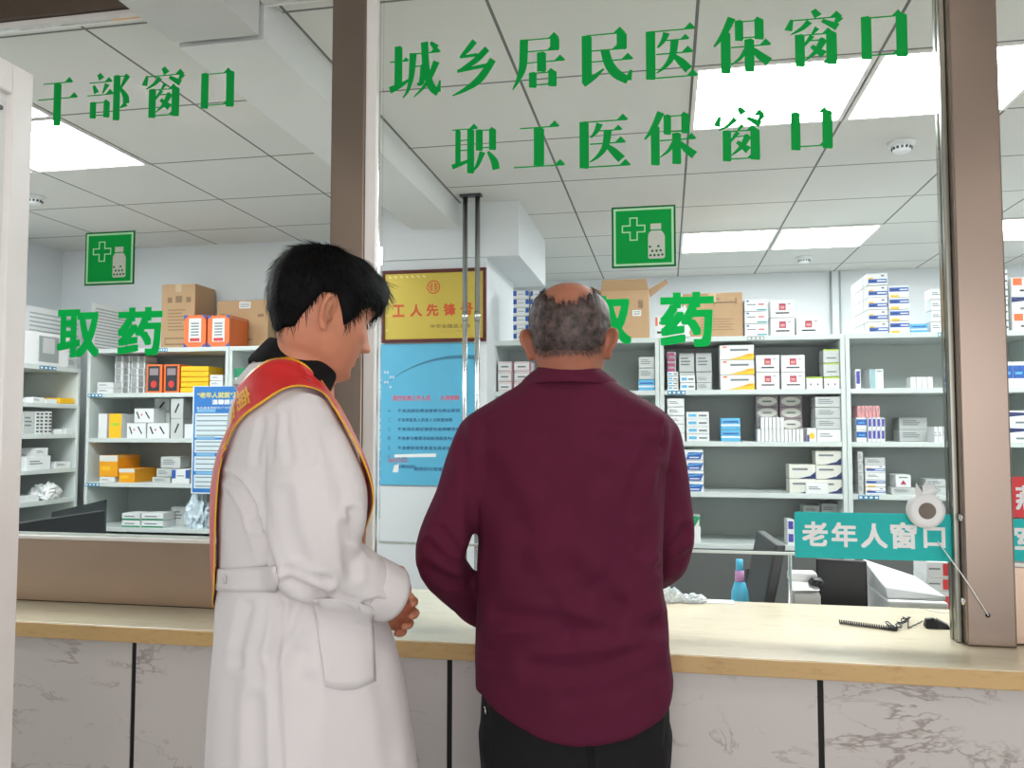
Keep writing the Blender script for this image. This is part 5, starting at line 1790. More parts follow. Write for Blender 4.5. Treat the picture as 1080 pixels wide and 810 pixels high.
def press_creases(me, creases, side=0.2):
    """cloth folds: creases = (polyline, width, depth) given where they run on the camera side of the garment"""
    v, n = mesh_np(me)
    px, k = project(v)
    view = v - np.array([0, 0, HC]); view /= np.linalg.norm(view, axis=1)[:, None]
    facing = np.clip(-(n * view).sum(1) / 0.5, 0, 1)
    d = np.zeros(len(v))
    for poly, w, dep in creases:
        lo = np.min(poly, 0) - 4 * w; hi = np.max(poly, 0) + 4 * w
        sel = np.where((px[:, 0] > lo[0]) & (px[:, 0] < hi[0]) & (px[:, 1] > lo[1]) & (px[:, 1] < hi[1]))[0]
        if not len(sel):
            continue
        r = seg_dist(px[sel], poly) / w
        d[sel] += dep * (-np.exp(-r * r) + 0.55 * np.exp(-((r - 1.9) / 0.9) ** 2))
    v += n * (d * facing)[:, None]
    set_np(me, v)


def ripple(me, amp, scale, seed, stretch=(1, 1, .4)):
    v, n = mesh_np(me)
    d = np.empty(len(v))
    for i, p in enumerate(v):
        d[i] = noise.noise(Vector((p[0] * scale * stretch[0] + seed, p[1] * scale * stretch[1], p[2] * scale * stretch[2])))
    v += n * (d * amp)[:, None]
    set_np(me, v)


def finish(me, name, mats, parent=None, smooth=True):
    me.materials.clear()
    for m in mats:
        me.materials.append(m)
    me.polygons.foreach_set('use_smooth', [smooth] * len(me.polygons))
    me.name = name
    o = bpy.data.objects.new(name, me)
    C.objects.link(o)
    if parent:
        o.parent = parent
        o.matrix_parent_inverse = Matrix.Translation(-parent.location)
    return o


# ---- head, canonical frame: +y face forward, +x its right... z up, origin between the ears
HZ = np.array([-.112, -.108, -.095, -.080, -.060, -.045, -.020, .010, .030])
HW = np.array([.006, .022, .040, .052, .062, .0665, .0715, .0745, .0755])
HF = np.array([.060, .083, .0955, .0945, .0965, .096, .0955, .0935, .0965])
HB = np.array([.030, .005, -.030, -.045, -.058, -.068, -.082, -.091, -.0935])
ZT = .116
YCN = -.004


def head_pt(th, z):
    th, z = np.broadcast_arrays(np.asarray(th, float), np.asarray(z, float))
    up = np.clip((z - .03) / (ZT - .03), 0, 1)
    s = np.power(np.clip(1 - up ** 2.25, 0, 1), 1 / 2.25)
    w = np.where(z > .03, .0755 * s, np.interp(z, HZ, HW))
    yf = np.where(z > .03, YCN + (.0965 - YCN) * s, np.interp(z, HZ, HF))
    yb = np.where(z > .03, YCN + (-.0935 - YCN) * s, np.interp(z, HZ, HB))
    mid = np.where(z > .03, YCN, np.clip((yf + yb) / 2, YCN, .06))
    c, q = np.cos(th), np.sin(th)
    e = .92
    x = w * np.sign(q) * np.abs(q) ** e
    y = mid + np.where(c > 0, (yf - mid), (mid - yb)) * np.sign(c) * np.abs(c) ** e
    P = np.stack([x, y, z + 0 * x], -1)
    fr = np.clip(c, 0, 1)
    ax = np.abs(x)
    g = lambda t, s_: np.exp(-(t / s_) ** 2)
    dy = np.zeros_like(x)
    # nose
    nz = np.interp(z, [-.047, -.040, -.032, -.024, -.005, .012, .028], [0, .010, .0265, .024, .0125, .004, 0])
    nw = np.interp(z, [-.045, -.03, -.01, .02], [.0135, .0125, .0085, .008])
    dy += nz * g(x, nw)
    dy += .006 * g(ax - .013, .006) * g(z + .037, .007)
    # brow, sockets, lids
    dy += .004 * g(ax - .03, .022) * g(z - .034, .009)
    dy -= .0075 * g(ax - .031, .015) * g(z - .012, .012)
    dy += .0055 * g(ax - .032, .011) * g(z - .010, .0075)
    # cheeks, lips, chin
    dy += .004 * g(ax - .042, .02) * g(z + .02, .016)
    dy += .0085 * g(x, .019) * g(z + .0535, .0055)
    dy += .0075 * g(x, .017) * g(z + .0665, .0055)
    dy -= .0035 * g(x, .022) * g(z + .0600, .0022)
    dy -= .003 * g(x, .02) * g(z + .0775, .005)
    dy += .006 * g(x, .02) * g(z + .093, .010)
    P[..., 1] += dy * (fr > 0)
    return P


def head_soup(so, Mx, ears=True, ear_out=.55, ear_scale=1.0, ear_dz=0.0):
    zz = np.concatenate([[-.1115], np.linspace(-.108, .03, 74), .03 + (ZT - .03) * np.sin(np.linspace(.04, 1.53, 34))])
    th = np.linspace(0, 2 * PI, 128, endpoint=False)
    G = np.stack([head_pt(th, np.full_like(th, z)) for z in zz])
    R = np.array(Mx.to_3x3()); T = np.array(Mx.translation)
    so.grid(G @ R.T + T)
    if ears:
        for s in (-1, 1):
            def E(u, v, o):     # ear plane: u back(+)/front(-), v up, o outwards
                k = ear_scale
                p = Vector((s * (.0715 + o * k), -.006 - u * k, -.008 + ear_dz + v * k))
                return Mx @ p
            a = ear_out
            rim = [(-.008, .010, .002), (-.004, .026, .006), (.006, .031, .010), (.016, .026, .015 + .008 * a), (.020, .012, .016 + .012 * a), (.017, -.004, .014 + .008 * a), (.009, -.018, .010), (.000, -.028, .007), (-.005, -.027, .004)]
            so.limb([E(*q) for q in rim], [.0035, .0042, .0045, .0046, .0046, .0045, .0048, .0058, .0045], n=10, sub=4)
            so.limb([E(-.001, .022, .006), E(.009, .012, .008 + .007 * a), E(.008, -.004, .007 + .006 * a), E(.000, -.020, .006)], [.006, .0095, .0085, .006], n=12, sub=4, flat=(np.array(Mx.to_3x3()) @ np.array([s, .25, 0]), .5))
            so.limb([E(.004, .020, .004), E(.008, .008, .006), E(.006, -.006, .005), E(.001, -.020, .004)], [.007, .0085, .008, .006], n=10, sub=4)
            so.limb([E(-.006, .000, .001), E(-.006, -.006, .004), E(-.005, -.012, .002)], [.003, .004, .003], n=8, sub=3)


def hand_soup(so, W, d, n, s, curl=(30, 45, 30), spread=.12, scale=1.0, thumb=(.55, .75, .35), thumb_curl=18):
    """W wrist, d finger direction, n palm side, s thumb side"""
    W, d, n, s = (Vector(q) for q in (W, d, n, s))
    d.normalize()
    s = (s - d * s.dot(d)).normalized()
    n = (n - d * n.dot(d) - s * n.dot(s)).normalized()
    k = scale
    # palm: a few overlapping rays give it width, a hollow and the ball of the thumb
    for off, r0, r1 in ((.026, .015, .0125), (.009, .016, .0135), (-.009, .016, .013), (-.025, .0145, .0115)):
        so.limb([W + s * off * .55 * k, W + d * .045 * k + s * off * .9 * k, W + d * .088 * k + s * off * k], [r0 * k, (r0 + .001) * k, r1 * k], n=12, sub=4, flat=(n, .82))
    B_ = np.array([list(s), list(d), list(n)]).T
    so.ellipsoid(W + d * .056 * k - n * .002 * k, .041 * k, .052 * k, .0165 * k, M=B_)
    so.limb([W + s * .016 * k + n * .006 * k, W + d * .032 * k + s * .027 * k + n * .010 * k, W + d * .052 * k + s * .030 * k + n * .008 * k], [.014 * k, .0165 * k, .011 * k], n=12, sub=4)
    for i, (off, L) in enumerate(zip((.0275, .0095, -.0095, -.0265), (.072, .080, .074, .058))):
        base = W + d * (.088 - .004 * abs(i - 1)) * k + s * off * k
        dd = (d + s * spread * (1.5 - i) * .6).normalized()
        pts, a = [base - dd * .01 * k, base], 0.0
        for seg, c in zip((.46, .30, .24), curl):
            a += math.radians(c + (i - 1.5) * 3)
            pts.append(pts[-1] + (dd * math.cos(a) + n * math.sin(a)) * L * seg * k)
        so.limb(pts, [.0092 * k, .0094 * k, .0086 * k, .0080 * k, .0068 * k], n=12, sub=4)
    t0 = W + d * .036 * k + s * .027 * k + n * .006 * k
    td = (d * thumb[0] + s * thumb[1] + n * thumb[2]).normalized()
    pts = [t0, t0 + td * .034 * k]
    tn = (d * .8 + n * .5 - td * (d * .8 + n * .5).dot(td)).normalized()
    for seg, c in ((.030, thumb_curl), (.024, thumb_curl * 2)):
        a = math.radians(c)
        pts.append(pts[-1] + (td * math.cos(a) + tn * math.sin(a)) * seg * k)
    so.limb(pts, [.0125 * k, .0108 * k, .0100 * k, .0082 * k], n=12, sub=4)


def ring_pts(c, a, b, rv, fv, n=64, e=1.0, tilt=None):
    ang = np.linspace(0, 2 * PI, n, endpoint=False)
    co, si = np.cos(ang), np.sin(ang)
    P = np.array(c) + np.outer(a * np.sign(co) * np.abs(co) ** e, rv) + np.outer(b * np.sign(si) * np.abs(si) ** e, fv)
    return P


def loft(so, rings, rv, fv, n=64, e=.88, sub=5):
    """rings: (centre, a, b) from the bottom up, interpolated smoothly"""
    K = [np.array(list(r[0]) + [r[1], r[2]], float) for r in rings]
    G = []
    for i in range(len(K) - 1):
        p0, p1, p2, p3 = K[max(i - 1, 0)], K[i], K[i + 1], K[min(i + 2, len(K) - 1)]
        for k in range(sub):
            u = k / sub
            q = .5 * (2 * p1 + (p2 - p0) * u + (2 * p0 - 5 * p1 + 4 * p2 - p3) * u * u + (3 * p1 - p0 - 3 * p2 + p3) * u ** 3)
            G.append(ring_pts(q[:3], q[3], q[4], rv, fv, n, e))
    G.append(ring_pts(K[-1][:3], K[-1][3], K[-1][4], rv, fv, n, e))
    G = np.stack(G)
    so.grid(G)
    return G


def shell(outer, inner):
    """closed thick sheet from two (r, n, 3) open grids that wrap in n"""
    r, n = outer.shape[:2]
    vs = np.concatenate([outer.reshape(-1, 3), inner.reshape(-1, 3)])
    fs = []
    o = r * n
    for i in range(r - 1):
        for k in range(n):
            a, b = i * n + k, i * n + (k + 1) % n
            fs.append((a, b, b + n, a + n))
            fs.append((o + a, o + a + n, o + b + n, o + b))
    for k in range(n):
        a, b = k, (k + 1) % n
        fs.append((a, o + a, o + b, b))
        a, b = (r - 1) * n + k, (r - 1) * n + (k + 1) % n
        fs.append((b, o + b, o + a, a))
    return vs, fs


def strands(roots, normals, flow, length, width, m_name, rnd, lift=.25, seg=3, gravity=.0, mats=None):
    """thin tapered hair ribbons"""
    V, Fc = [], []
    for p, n, f in zip(roots, normals, flow):
        L = length * rnd.uniform(.6, 1.25)
        f = f - n * (f @ n); l = np.linalg.norm(f)
        if l < 1e-6:
            continue
        f = f / l
        sd = np.cross(n, f)
        f = f + sd * rnd.normal(0, .22); f /= np.linalg.norm(f)
        sd = np.cross(n, f)
        base = len(V)
        q = np.array(p)
        dirn = f * (1 - lift) + n * lift
        for j in range(seg + 1):
            w = width * (1 - .85 * j / seg) * .5
            V.append(tuple(q - sd * w)); V.append(tuple(q + sd * w))
            q = q + dirn * L / seg
            dirn = dirn - n * (lift * 1.2 / seg) + np.array([0, 0, -gravity])
        for j in range(seg):
            a = base + 2 * j
            Fc.append((a, a + 1, a + 3, a + 2))
    return V, Fc


def skin_mat(name, rgb, red=(188, 96, 74)):
    m = mat(name, rgb, 0.55, var=0.07, scale=26, bump=0.04, bscale=500)
    b = m.node_tree.nodes['Principled BSDF']
    b.inputs['Subsurface Weight'].default_value = 0.18
    b.inputs['Subsurface Radius'].default_value = (0.012, 0.004, 0.002)
    b.inputs['Subsurface Scale'].default_value = 1.0
    return m


def cloth_mat(name, rgb, rough=.85, weave=900, bump=.12, var=.05, sheen=.0):
    return mat(name, rgb, rough, var=var, scale=9, bump=bump, bscale=weave, spec=.25, sheen=sheen)


def V3(v):
    return np.array(tuple(v), float)
# ------------------------------------------------------------ the elderly man in the maroon shirt
SK1 = skin_mat('weathered skin', (172, 110, 86))
SHIRT = cloth_mat('maroon cotton', (88, 24, 51), .85, 1400, .10, .06, .0)
TROUS = cloth_mat('black trouser cloth', (30, 29, 31), .9, 1200, .10)
man_loc = at_d(603, 700, 1.62)
man = thing('person', 'older bald man in a maroon shirt and black trousers standing with his back turned', 'person', (man_loc.x, man_loc.y, 0))
fv = np.array([math.sin(-.05), math.cos(-.05), 0.0]); rv = np.array([fv[1], -fv[0], 0.0])
KM = 1.62


def mp(px, py, k=KM):
    return V3(at_d(px, py, k))


def floor_pt(px, py, k, z):
    q = mp(px, py, k); q[2] = z
    return q


hem_c = mp(604, 720)
torso = [(mp(604, 726), .194, .128), (mp(605, 712), .196, .129), (mp(603, 690), .193, .128), (mp(602, 655), .189, .127), (mp(600, 610), .182, .124), (mp(600, 560), .182, .122),
         (mp(599, 515), .190, .120), (mp(599, 480), .198, .114), (mp(599, 455), .203, .106), (mp(599, 438), .196, .098), (mp(599, 425), .162, .092), (mp(599, 413), .122, .086), (mp(600, 402), .090, .080), (mp(600, 394), .070, .074), (mp(600, 389), .062, .068)]
LS, LE, LW = mp(512, 464, 1.62), mp(464, 588, 1.60), mp(522, 655, 1.83)
RS, RE, RW = mp(687, 464, 1.64), mp(702, 582, 1.70), mp(655, 634, 1.97)
for q_ in (LW, RW):
    q_[2] = max(q_[2], .968)
# shirt: torso and sleeves as one garment
so = Soup()
G = loft(so, torso, rv, fv, n=72, e=.84)
so.limb([LS + rv * .03, LS, (LS + LE) / 2 + V3((-.004, 0, .0)), LE, (LE + LW) / 2 + V3((-.004, 0, -.008)), LW], [.050, .060, .052, .049, .043, .036], n=24)
so.limb([RS - rv * .03, RS, (RS + RE) / 2 + V3((.012, 0, 0)), RE, (RE + RW) / 2, RW], [.050, .060, .054, .052, .045, .036], n=24)
shirt_me = so.fuse(.0055, 6)
# shirt tail: the hem dips at the back
v, n = mesh_np(shirt_me)
px, kk = project(v)
zb = float(mp(604, 726)[2])
rel = (v - hem_c)
lat = (rel @ rv) / .19
back = np.clip(-(rel @ fv) / .10, 0, 1)
low = np.clip((zb + .085 - v[:, 2]) / .085, 0, 1)
core = np.abs(lat) < 1.25
drop = (.066 * np.clip(1 - np.abs(lat + -.12) ** 2.0 * .95, 0, 1)) * np.clip(back + .35, 0, 1)
v[:, 2] -= np.where(core, low * drop, 0)
v -= np.where((low > 0)[:, None] & core[:, None], fv * 0, 0)
set_np(shirt_me, v)
ripple(shirt_me, .0035, 9, 3.3, (1, 1, .55))
ripple(shirt_me, .0018, 26, 8.1, (1, 1, .7))
press_creases(shirt_me, [
    ([(712, 440), (706, 462), (697, 492), (699, 520), (697, 560), (692, 600)], 7.0, .0042),
    ([(706, 436), (702, 450), (699, 470)], 3.0, .006),
    ([(484, 442), (490, 480), (497, 530), (499, 570), (494, 600)], 5.8, 0.0048),
    ([(690, 470), (676, 500), (668, 540)], 8.7, 0.0058), ([(700, 500), (684, 540), (680, 580)], 7.2, 0.0058),
    ([(560, 560), (600, 535), (630, 500)], 13.0, 0.0051), ([(520, 500), (540, 540), (550, 600)], 13.0, 0.0044),
    ([(600, 600), (640, 640), (690, 655)], 11.6, 0.0058), ([(530, 648), (580, 656), (640, 668), (690, 660)], 8.7, 0.0065),
    ([(560, 700), (620, 710), (670, 690), (700, 660)], 10.2, 0.0058), ([(520, 690), (560, 676), (600, 672)], 8.7, 0.0051),
    ([(610, 630), (636, 612), (650, 640), (640, 660)], 8.7, 0.0051), ([(600, 735), (650, 728), (690, 706)], 8.7, 0.0044),
    ([(465, 560), (480, 580), (492, 590)], 5.8, 0.0058), ([(452, 600), (475, 612), (494, 612)], 5.8, 0.0073), ([(455, 575), (470, 590), (490, 600)], 5.1, 0.0058),
    ([(722, 560), (712, 575), (700, 582)], 5.8, 0.0073), ([(726, 585), (712, 592), (698, 596)], 5.8, 0.0058),
    ([(512, 452), (560, 448), (640, 446), (700, 452)], 4.3, 0.0022),
    ([(640, 470), (660, 520), (664, 580), (650, 630)], 17.4, 0.0058)])
shirt = finish(shirt_me, 'shirt', [SHIRT], man)

# collar: a folded band, higher at the nape
cN = (mp(600, 394) + mp(600, 388)) / 2
ang = np.linspace(0, 2 * PI, 96, endpoint=False)
co, si = np.cos(ang), np.sin(ang)
bk = np.clip(-si, 0, 1); fr_ = np.clip(si, 0, 1)
def ringc(cx, cy, a, b, zoff):
    return mp(cx, cy) + np.outer(a * co, rv) + np.outer(b * si, fv) + np.outer(zoff, [0, 0, 1])
rows = []
stand_top = ringc(600, 392, .0690, .070, .022 * bk - .022 * fr_ - .006 * np.abs(co))
for t in np.linspace(0, 1, 9):
    top = stand_top
    bot = ringc(600, 398, .096, .095, -.014 * bk - .050 * fr_ - .012 * np.abs(co) ** 2)
    bul = .006 * math.sin(t * PI)
    P = top * (1 - t) + bot * t
    ctr = P.mean(0)
    out = P - ctr; out[:, 2] = 0
    out /= np.linalg.norm(out, axis=1)[:, None]
    rows.append(P + out * bul)
outer = np.stack(rows)
inner = outer.copy()
ctr = inner.mean((0, 1))
o_ = inner - ctr; o_[..., 2] = 0
o_ /= np.linalg.norm(o_, axis=2)[..., None]
inner = inner - o_ * .004 - np.array([0, 0, .001])
vs, fs = shell(outer[::-1], inner[::-1])
me = bpy.data.meshes.new('collar'); me.from_pydata([tuple(q) for q in vs], [], fs)
col_o = finish(me, 'collar', [SHIRT], man)
sd = col_o.modifiers.new('s', 'SUBSURF'); sd.levels = 1; sd.render_levels = 1

# body: head, neck, trunk, arms, hands and legs in one skin
hp_ = at_d(600.5, 361, 1.60)
MH1 = Matrix.Translation(hp_) @ Matrix.Rotation(.05, 4, 'Z') @ Matrix.Rotation(math.radians(-15), 4, 'X') @ Matrix.Scale(.985, 4)
so = Soup()
head_soup(so, MH1, ear_out=.75, ear_scale=.92)
so.limb([mp(600, 425, 1.61), mp(600, 398, 1.605), mp(600, 374, 1.60), mp(600, 350, 1.61)], [.062, .0585, .060, .062], n=28)
so.limb([mp(600, 375, 1.60) + V3((0, -.012, 0)), mp(600, 420, 1.60)], [.050, .060], n=24)
loft(so, [(r[0], r[1] * .88, r[2] * .84) for r in torso[2:-2]], rv, fv, n=48)
so.limb([LS, (LS + LE) / 2, LE, (LE + LW) / 2, LW], [.046, .041, .036, .034, .026], n=18)
so.limb([RS, (RS + RE) / 2, RE, (RE + RW) / 2, RW], [.046, .041, .036, .034, .026], n=18)
zh = .942
for W_, tgt, th_s in ((LW, mp(585, 668, 1.98), 1), (RW, mp(625, 655, 2.08), -1)):
    Wp = W_.copy()
    dd = tgt - Wp; dd[2] = 0; dd /= np.linalg.norm(dd)
    Wp = Wp + dd * .01; Wp[2] = max(zh + .012, min(Wp[2], .985))
    so.limb([W_, Wp], [.026, .024], n=16)
    dz = dd + V3((0, 0, -.02))
    hand_soup(so, Wp, dz, (0, 0, -1), rv * th_s, curl=(2, 6, 6), thumb=(.6, .7, .1))
leg = {}
for s, px0 in ((-1, 556), (1, 656)):
    hipp = mp(px0, 770)
    kn = hipp + fv * .02; kn[2] = .47
    an = hipp - fv * .07; an[2] = .09
    leg[s] = (hipp, kn, an)
    so.limb([hipp, kn, an], [.078, .052, .040], n=20)
    so.limb([an + V3((0, 0, -.03)) - fv * .03, an + fv * .08 + V3((0, 0, -.05)), an + fv * .16 + V3((0, 0, -.062))], [.038, .034, .026], n=16)
so.ellipsoid(mp(604, 755), .16, .11, .12)
body_me = so.fuse(.003, 3)
finish(body_me, 'body', [SK1], man)

# trousers
so = Soup()
hipz = float(mp(604, 735)[2])
loft(so, [(mp(605, 850), .178, .118), (mp(605, 810), .184, .122), (mp(605, 770), .186, .122), (mp(605, 735), .184, .120), (mp(605, 712), .178, .116)], rv, fv, n=64, e=.86)
for s in (-1, 1):
    h_, k_, a_ = leg[s]
    h2 = h_ + rv * s * .004
    so.limb([h2, k_, a_ + V3((0, 0, .02))], [.094, .078, .066], n=24)
tr = so.fuse(.006, 6)
ripple(tr, .003, 8, 5.5, (1, 1, .5))
press_creases(tr, [([(622, 785), (624, 820)], 3, .008), ([(512, 742), (516, 770), (514, 800)], 3, .003), ([(706, 750), (702, 785)], 3, .003)])
tro = finish(tr, 'trousers', [TROUS], man)
# pocket zips
for q in ([(511.5, 745), (512.5, 753)], [(709.5, 748), (708.5, 757)]):
    bvh = BVHTree.FromPolygons([tuple(p) for p in mesh_np(tr)[0]], [tuple(p.vertices) for p in tr.polygons])
    pts = []
    for (x_, y_) in q:
        h = bvh.ray_cast(Vector((0, 0, HC)), Vector(tuple(ray(x_, y_))).normalized())
        if h[0]:
            pts.append(h[0] - Vector(tuple(ray(x_, y_))).normalized() * .001)
    if len(pts) == 2:
        mb = MB(); mb.tube(pts, .0016, M['chrome'], 8)
        z_ = mb.build('pocket_zip', tro)
        z_.matrix_parent_inverse = Matrix.Translation(-man.location).inverted() @ Matrix.Translation(-man.location)
# shoes
SHOE = mat('black shoe leather', (26, 24, 24), .35, var=.05)
for s in (-1, 1):
    so = Soup()
    a_ = leg[s][2]
    so.limb([a_ + V3((0, 0, -.035)) - fv * .045, a_ + fv * .07 + V3((0, 0, -.045)), a_ + fv * .175 + V3((0, 0, -.058))], [.046, .044, .032], n=18)
    me = so.fuse(.006, 3)
    v, n = mesh_np(me); v[:, 2] = np.maximum(v[:, 2], .001); set_np(me, v)
    finish(me, 'shoe', [SHOE], man)

# hair: a grey fringe around the bald crown
def hair_colour(name, c0, c1, sc):
    m = mat(name, c0, .55, var=.0)
    nt = m.node_tree; b = nt.nodes['Principled BSDF']
    tc = nt.nodes.new('ShaderNodeTexCoord'); nn = nt.nodes.new('ShaderNodeTexNoise')
    nn.inputs['Scale'].default_value = sc; nn.inputs['Detail'].default_value = 6; nn.inputs['Roughness'].default_value = .7
    nt.links.new(tc.outputs['Object'], nn.inputs['Vector'])
    r = nt.nodes.new('ShaderNodeValToRGB')
    r.color_ramp.elements[0].position = .38; r.color_ramp.elements[1].position = .64
    r.color_ramp.elements[0].color = srgb(*c0); r.color_ramp.elements[1].color = srgb(*c1)
    nt.links.new(nn.outputs['Fac'], r.inputs['Fac'])
    nt.links.new(r.outputs['Color'], b.inputs['Base Color'])
    return m


HG = hair_colour('greying short hair', (34, 27, 26), (102, 84, 79), 60)


def man_band(th):
    """lower and upper hairline over the angle th (0 = face)"""
    a = np.abs(((th + PI) % (2 * PI)) - PI)          # 0 front .. pi back
    lo = np.interp(a, [1.15, 1.35, 1.62, 1.85, 2.1, 2.5, PI], [.03, -.01, .030, .018, -.026, -.040, -.043])
    hi = np.interp(a, [1.05, 1.25, 1.6, 2.2, 2.6, PI], [.031, .070, .092, .088, .064, .037])
    hi = hi + .006 * np.sin(a * 23) + .004 * np.sin(a * 51 + 1)
    return lo, hi


th = np.linspace(1.12, 2 * PI - 1.12, 150)
lo, hi = man_band(th)
rows_o, rows_i = [], []
R3 = np.array(MH1.to_3x3()); T3 = np.array(MH1.translation)
S_ = np.linspace(0, 1, 26)
for s in S_:
    z = lo + (hi - lo) * s
    P = head_pt(th, z)
    Q = head_pt(th, z + .004); Q2 = head_pt(th + .02, z)
    nrm = np.cross(Q2 - P, Q - P); nrm /= (np.linalg.norm(nrm, axis=1)[:, None] + 1e-9)
    sgn = np.sign((nrm * (P - np.array([0, YCN, .03]))).sum(1)); nrm *= sgn[:, None]
    t = .0065 * np.sqrt(np.clip(s * (1 - s) * 4, 0, 1)) + .0004
    nz = np.array([noise.noise(Vector(tuple(q * 70))) for q in P])
    rows_o.append((P + nrm * (t + .0012 * nz)[:, None] if np.ndim(t) else P + nrm * (t + .0012 * nz)[:, None]))
    rows_i.append(P - nrm * .003)
O_ = np.stack(rows_o) @ R3.T + T3
I_ = np.stack(rows_i) @ R3.T + T3
r_, n_ = O_.shape[:2]
vs = [tuple(q) for q in O_.reshape(-1, 3)] + [tuple(q) for q in I_.reshape(-1, 3)]
fs = []
for i in range(r_ - 1):
    for k in range(n_ - 1):
        a = i * n_ + k
        fs.append((a, a + 1, a + n_ + 1, a + n_))
        b = a + r_ * n_
        fs.append((b, b + n_, b + n_ + 1, b + 1))
rnd = np.random.default_rng(4)
cap_n = len(vs)
roots, nrs, flow = [], [], []
for _ in range(7000):
    t_ = rnd.uniform(th[0], th[-1]); s = rnd.beta(1.1, 1.1) * 1.12 - .06
    l_, h_ = man_band(np.array([t_])); z = float(l_[0] + (h_[0] - l_[0]) * s)
    P = head_pt(np.array([t_]), np.array([z]))[0]; Q = head_pt(np.array([t_]), np.array([z + .004]))[0]; Q2 = head_pt(np.array([t_ + .02]), np.array([z]))[0]
    nn_ = np.cross(Q2 - P, Q - P); nn_ /= np.linalg.norm(nn_) + 1e-9
    if nn_ @ (P - np.array([0, YCN, .03])) < 0:
        nn_ = -nn_
    up_ = Q - P
    side_ = np.array([np.sign(P[0]) * -.0, .0, 0])
    roots.append((P + nn_ * .003) @ R3.T + T3); nrs.append(nn_ @ R3.T)
    flow.append((-up_ * 250 + np.array([rnd.normal(0, .5), .3 * (1 if abs(t_ - PI) > .8 else rnd.normal(0, 1)), 0])) @ R3.T)
V_, F_ = strands(roots, nrs, flow, .013, .0011, 'h', rnd, lift=.34)
vs += V_; fs += [tuple(cap_n + k for k in f) for f in F_]
me = bpy.data.meshes.new('hair'); me.from_pydata(vs, [], fs)
finish(me, 'hair', [HG], man)
# ------------------------------------------------------------ the young man in the white coat
SK2 = skin_mat('young skin', (206, 138, 108))
LIP = skin_mat('lip skin', (150, 74, 68))
COAT = cloth_mat('white coat cotton', (226, 221, 222), .85, 1100, .08, .02)
KNIT = cloth_mat('black knit', (20, 19, 21), .95, 1600, .3, .1)
FA = math.radians(37.5)
f2 = np.array([math.cos(FA), math.sin(FA), 0.0]); r2 = np.array([f2[1], -f2[0], 0.0])
KD = 1.46
doc_loc = at_d(322, 700, KD)
doc = thing('person', 'young black haired man in a white coat with a red sash, looking down sideways', 'person', (doc_loc.x, doc_loc.y, 0))


def dp(px, py, k=KD):
    return V3(at_d(px, py, k))


def dfl(px, py, z, k=KD):
    q = dp(px, py, k); q[2] = z
    return q


# centre, half width across the body, half depth front to back
base = [(dfl(330, 810, .50), .215, .205), (dfl(330, 810, .62), .212, .196), (dp(330, 810), .205, .180), (dp(327, 760), .200, .173), (dp(324, 705), .196, .162), (dp(319, 660), .187, .148),
(dp(309, 612), .170, .128), (dp(306, 580), .168, .122), (dp(306, 540), .172, .122), (dp(307, 490), .180, .118), (dp(303, 460), .176, .102), (dp(299, 438), .160, .092), (dp(297, 420), .125, .080),
        (dp(298, 406), .096, .073), (dp(299, 395), .082, .067), (dp(301, 385), .066, .058)]
NS = dp(320, 455, 1.335)                         # near shoulder
NE = dp(320, 588, 1.29)                          # near elbow
NW = dp(410, 626, 1.385)                         # near wrist
FS_ = dp(285, 450, 1.58); FE_ = dp(285, 585, 1.66); FW_ = dp(366, 640, 1.60)
so = Soup()
loft(so, base, r2, f2, n=80, e=.90)
so.limb([NS - r2 * .05, NS, dp(334, 522, 1.30), NE + f2 * .014], [.046, .062, .078, .072], n=28)
ND = (NW - NE) / np.linalg.norm(NW - NE)
so.limb([NE + f2 * .010, NE * .5 + NW * .5 + V3((0, 0, -.002)), NW - ND * .035], [.068, .060, .049], n=28)
so.limb([FS_ + r2 * .05, FS_, FS_ * .5 + FE_ * .5, FE_], [.055, .066, .066, .060], n=24)
FD = (FW_ - FE_) / np.linalg.norm(FW_ - FE_)
so.limb([FE_, FE_ * .5 + FW_ * .5, FW_ - FD * .035], [.060, .052, .046], n=24)
coat_me = so.fuse(.0055, 7)
ripple(coat_me, .0035, 8, 1.3, (1, 1, .45))
ripple(coat_me, .0016, 24, 6.1, (1, 1, .6))
press_creases(coat_me, [
    ([(240, 503), (252, 512), (266, 535), (272, 552)], 4.5, .010), ([(272, 552), (280, 580), (288, 604)], 5, .008),
    ([(290, 440), (287, 462), (286, 482)], 4, .0032), ([(302, 432), (302, 460), (306, 486)], 4, .0030), ([(315, 430), (322, 458), (332, 484)], 5, .0030), ([(278, 446), (272, 470), (270, 490)], 4, .003),
    ([(300, 520), (306, 560), (322, 596)], 8, .004), ([(345, 470), (362, 520), (372, 560)], 9, .0035), ([(372, 540), (376, 565), (392, 582)], 5, .006), ([(364, 556), (368, 590), (372, 606)], 6, .005),
    ([(306, 612), (330, 622), (352, 640), (384, 652)], 5, .010), ([(340, 622), (366, 634), (398, 640)], 5, .004), ([(384, 640), (398, 634), (414, 640)], 4, .005),
    ([(306, 600), (322, 608), (345, 612)], 4.5, .006),
    ([(296, 640), (290, 680), (292, 730), (294, 780), (296, 830)], 4.5, .008), ([(312, 640), (300, 670), (288, 690)], 6, .006),
    ([(318, 690), (312, 740), (308, 800)], 9, .005), ([(262, 640), (254, 670), (250, 700)], 6, .005), ([(246, 700), (242, 750), (240, 800)], 9, .004),
    ([(330, 720), (326, 760), (322, 810)], 8, .004), ([(398, 700), (408, 750), (414, 800)], 9, .003), ([(268, 740), (270, 780), (272, 820)], 8, .004)])
coat = finish(coat_me, 'white_coat', [COAT], doc)
bvh2 = BVHTree.FromPolygons([tuple(p) for p in mesh_np(coat_me)[0]], [tuple(p.vertices) for p in coat_me.polygons])


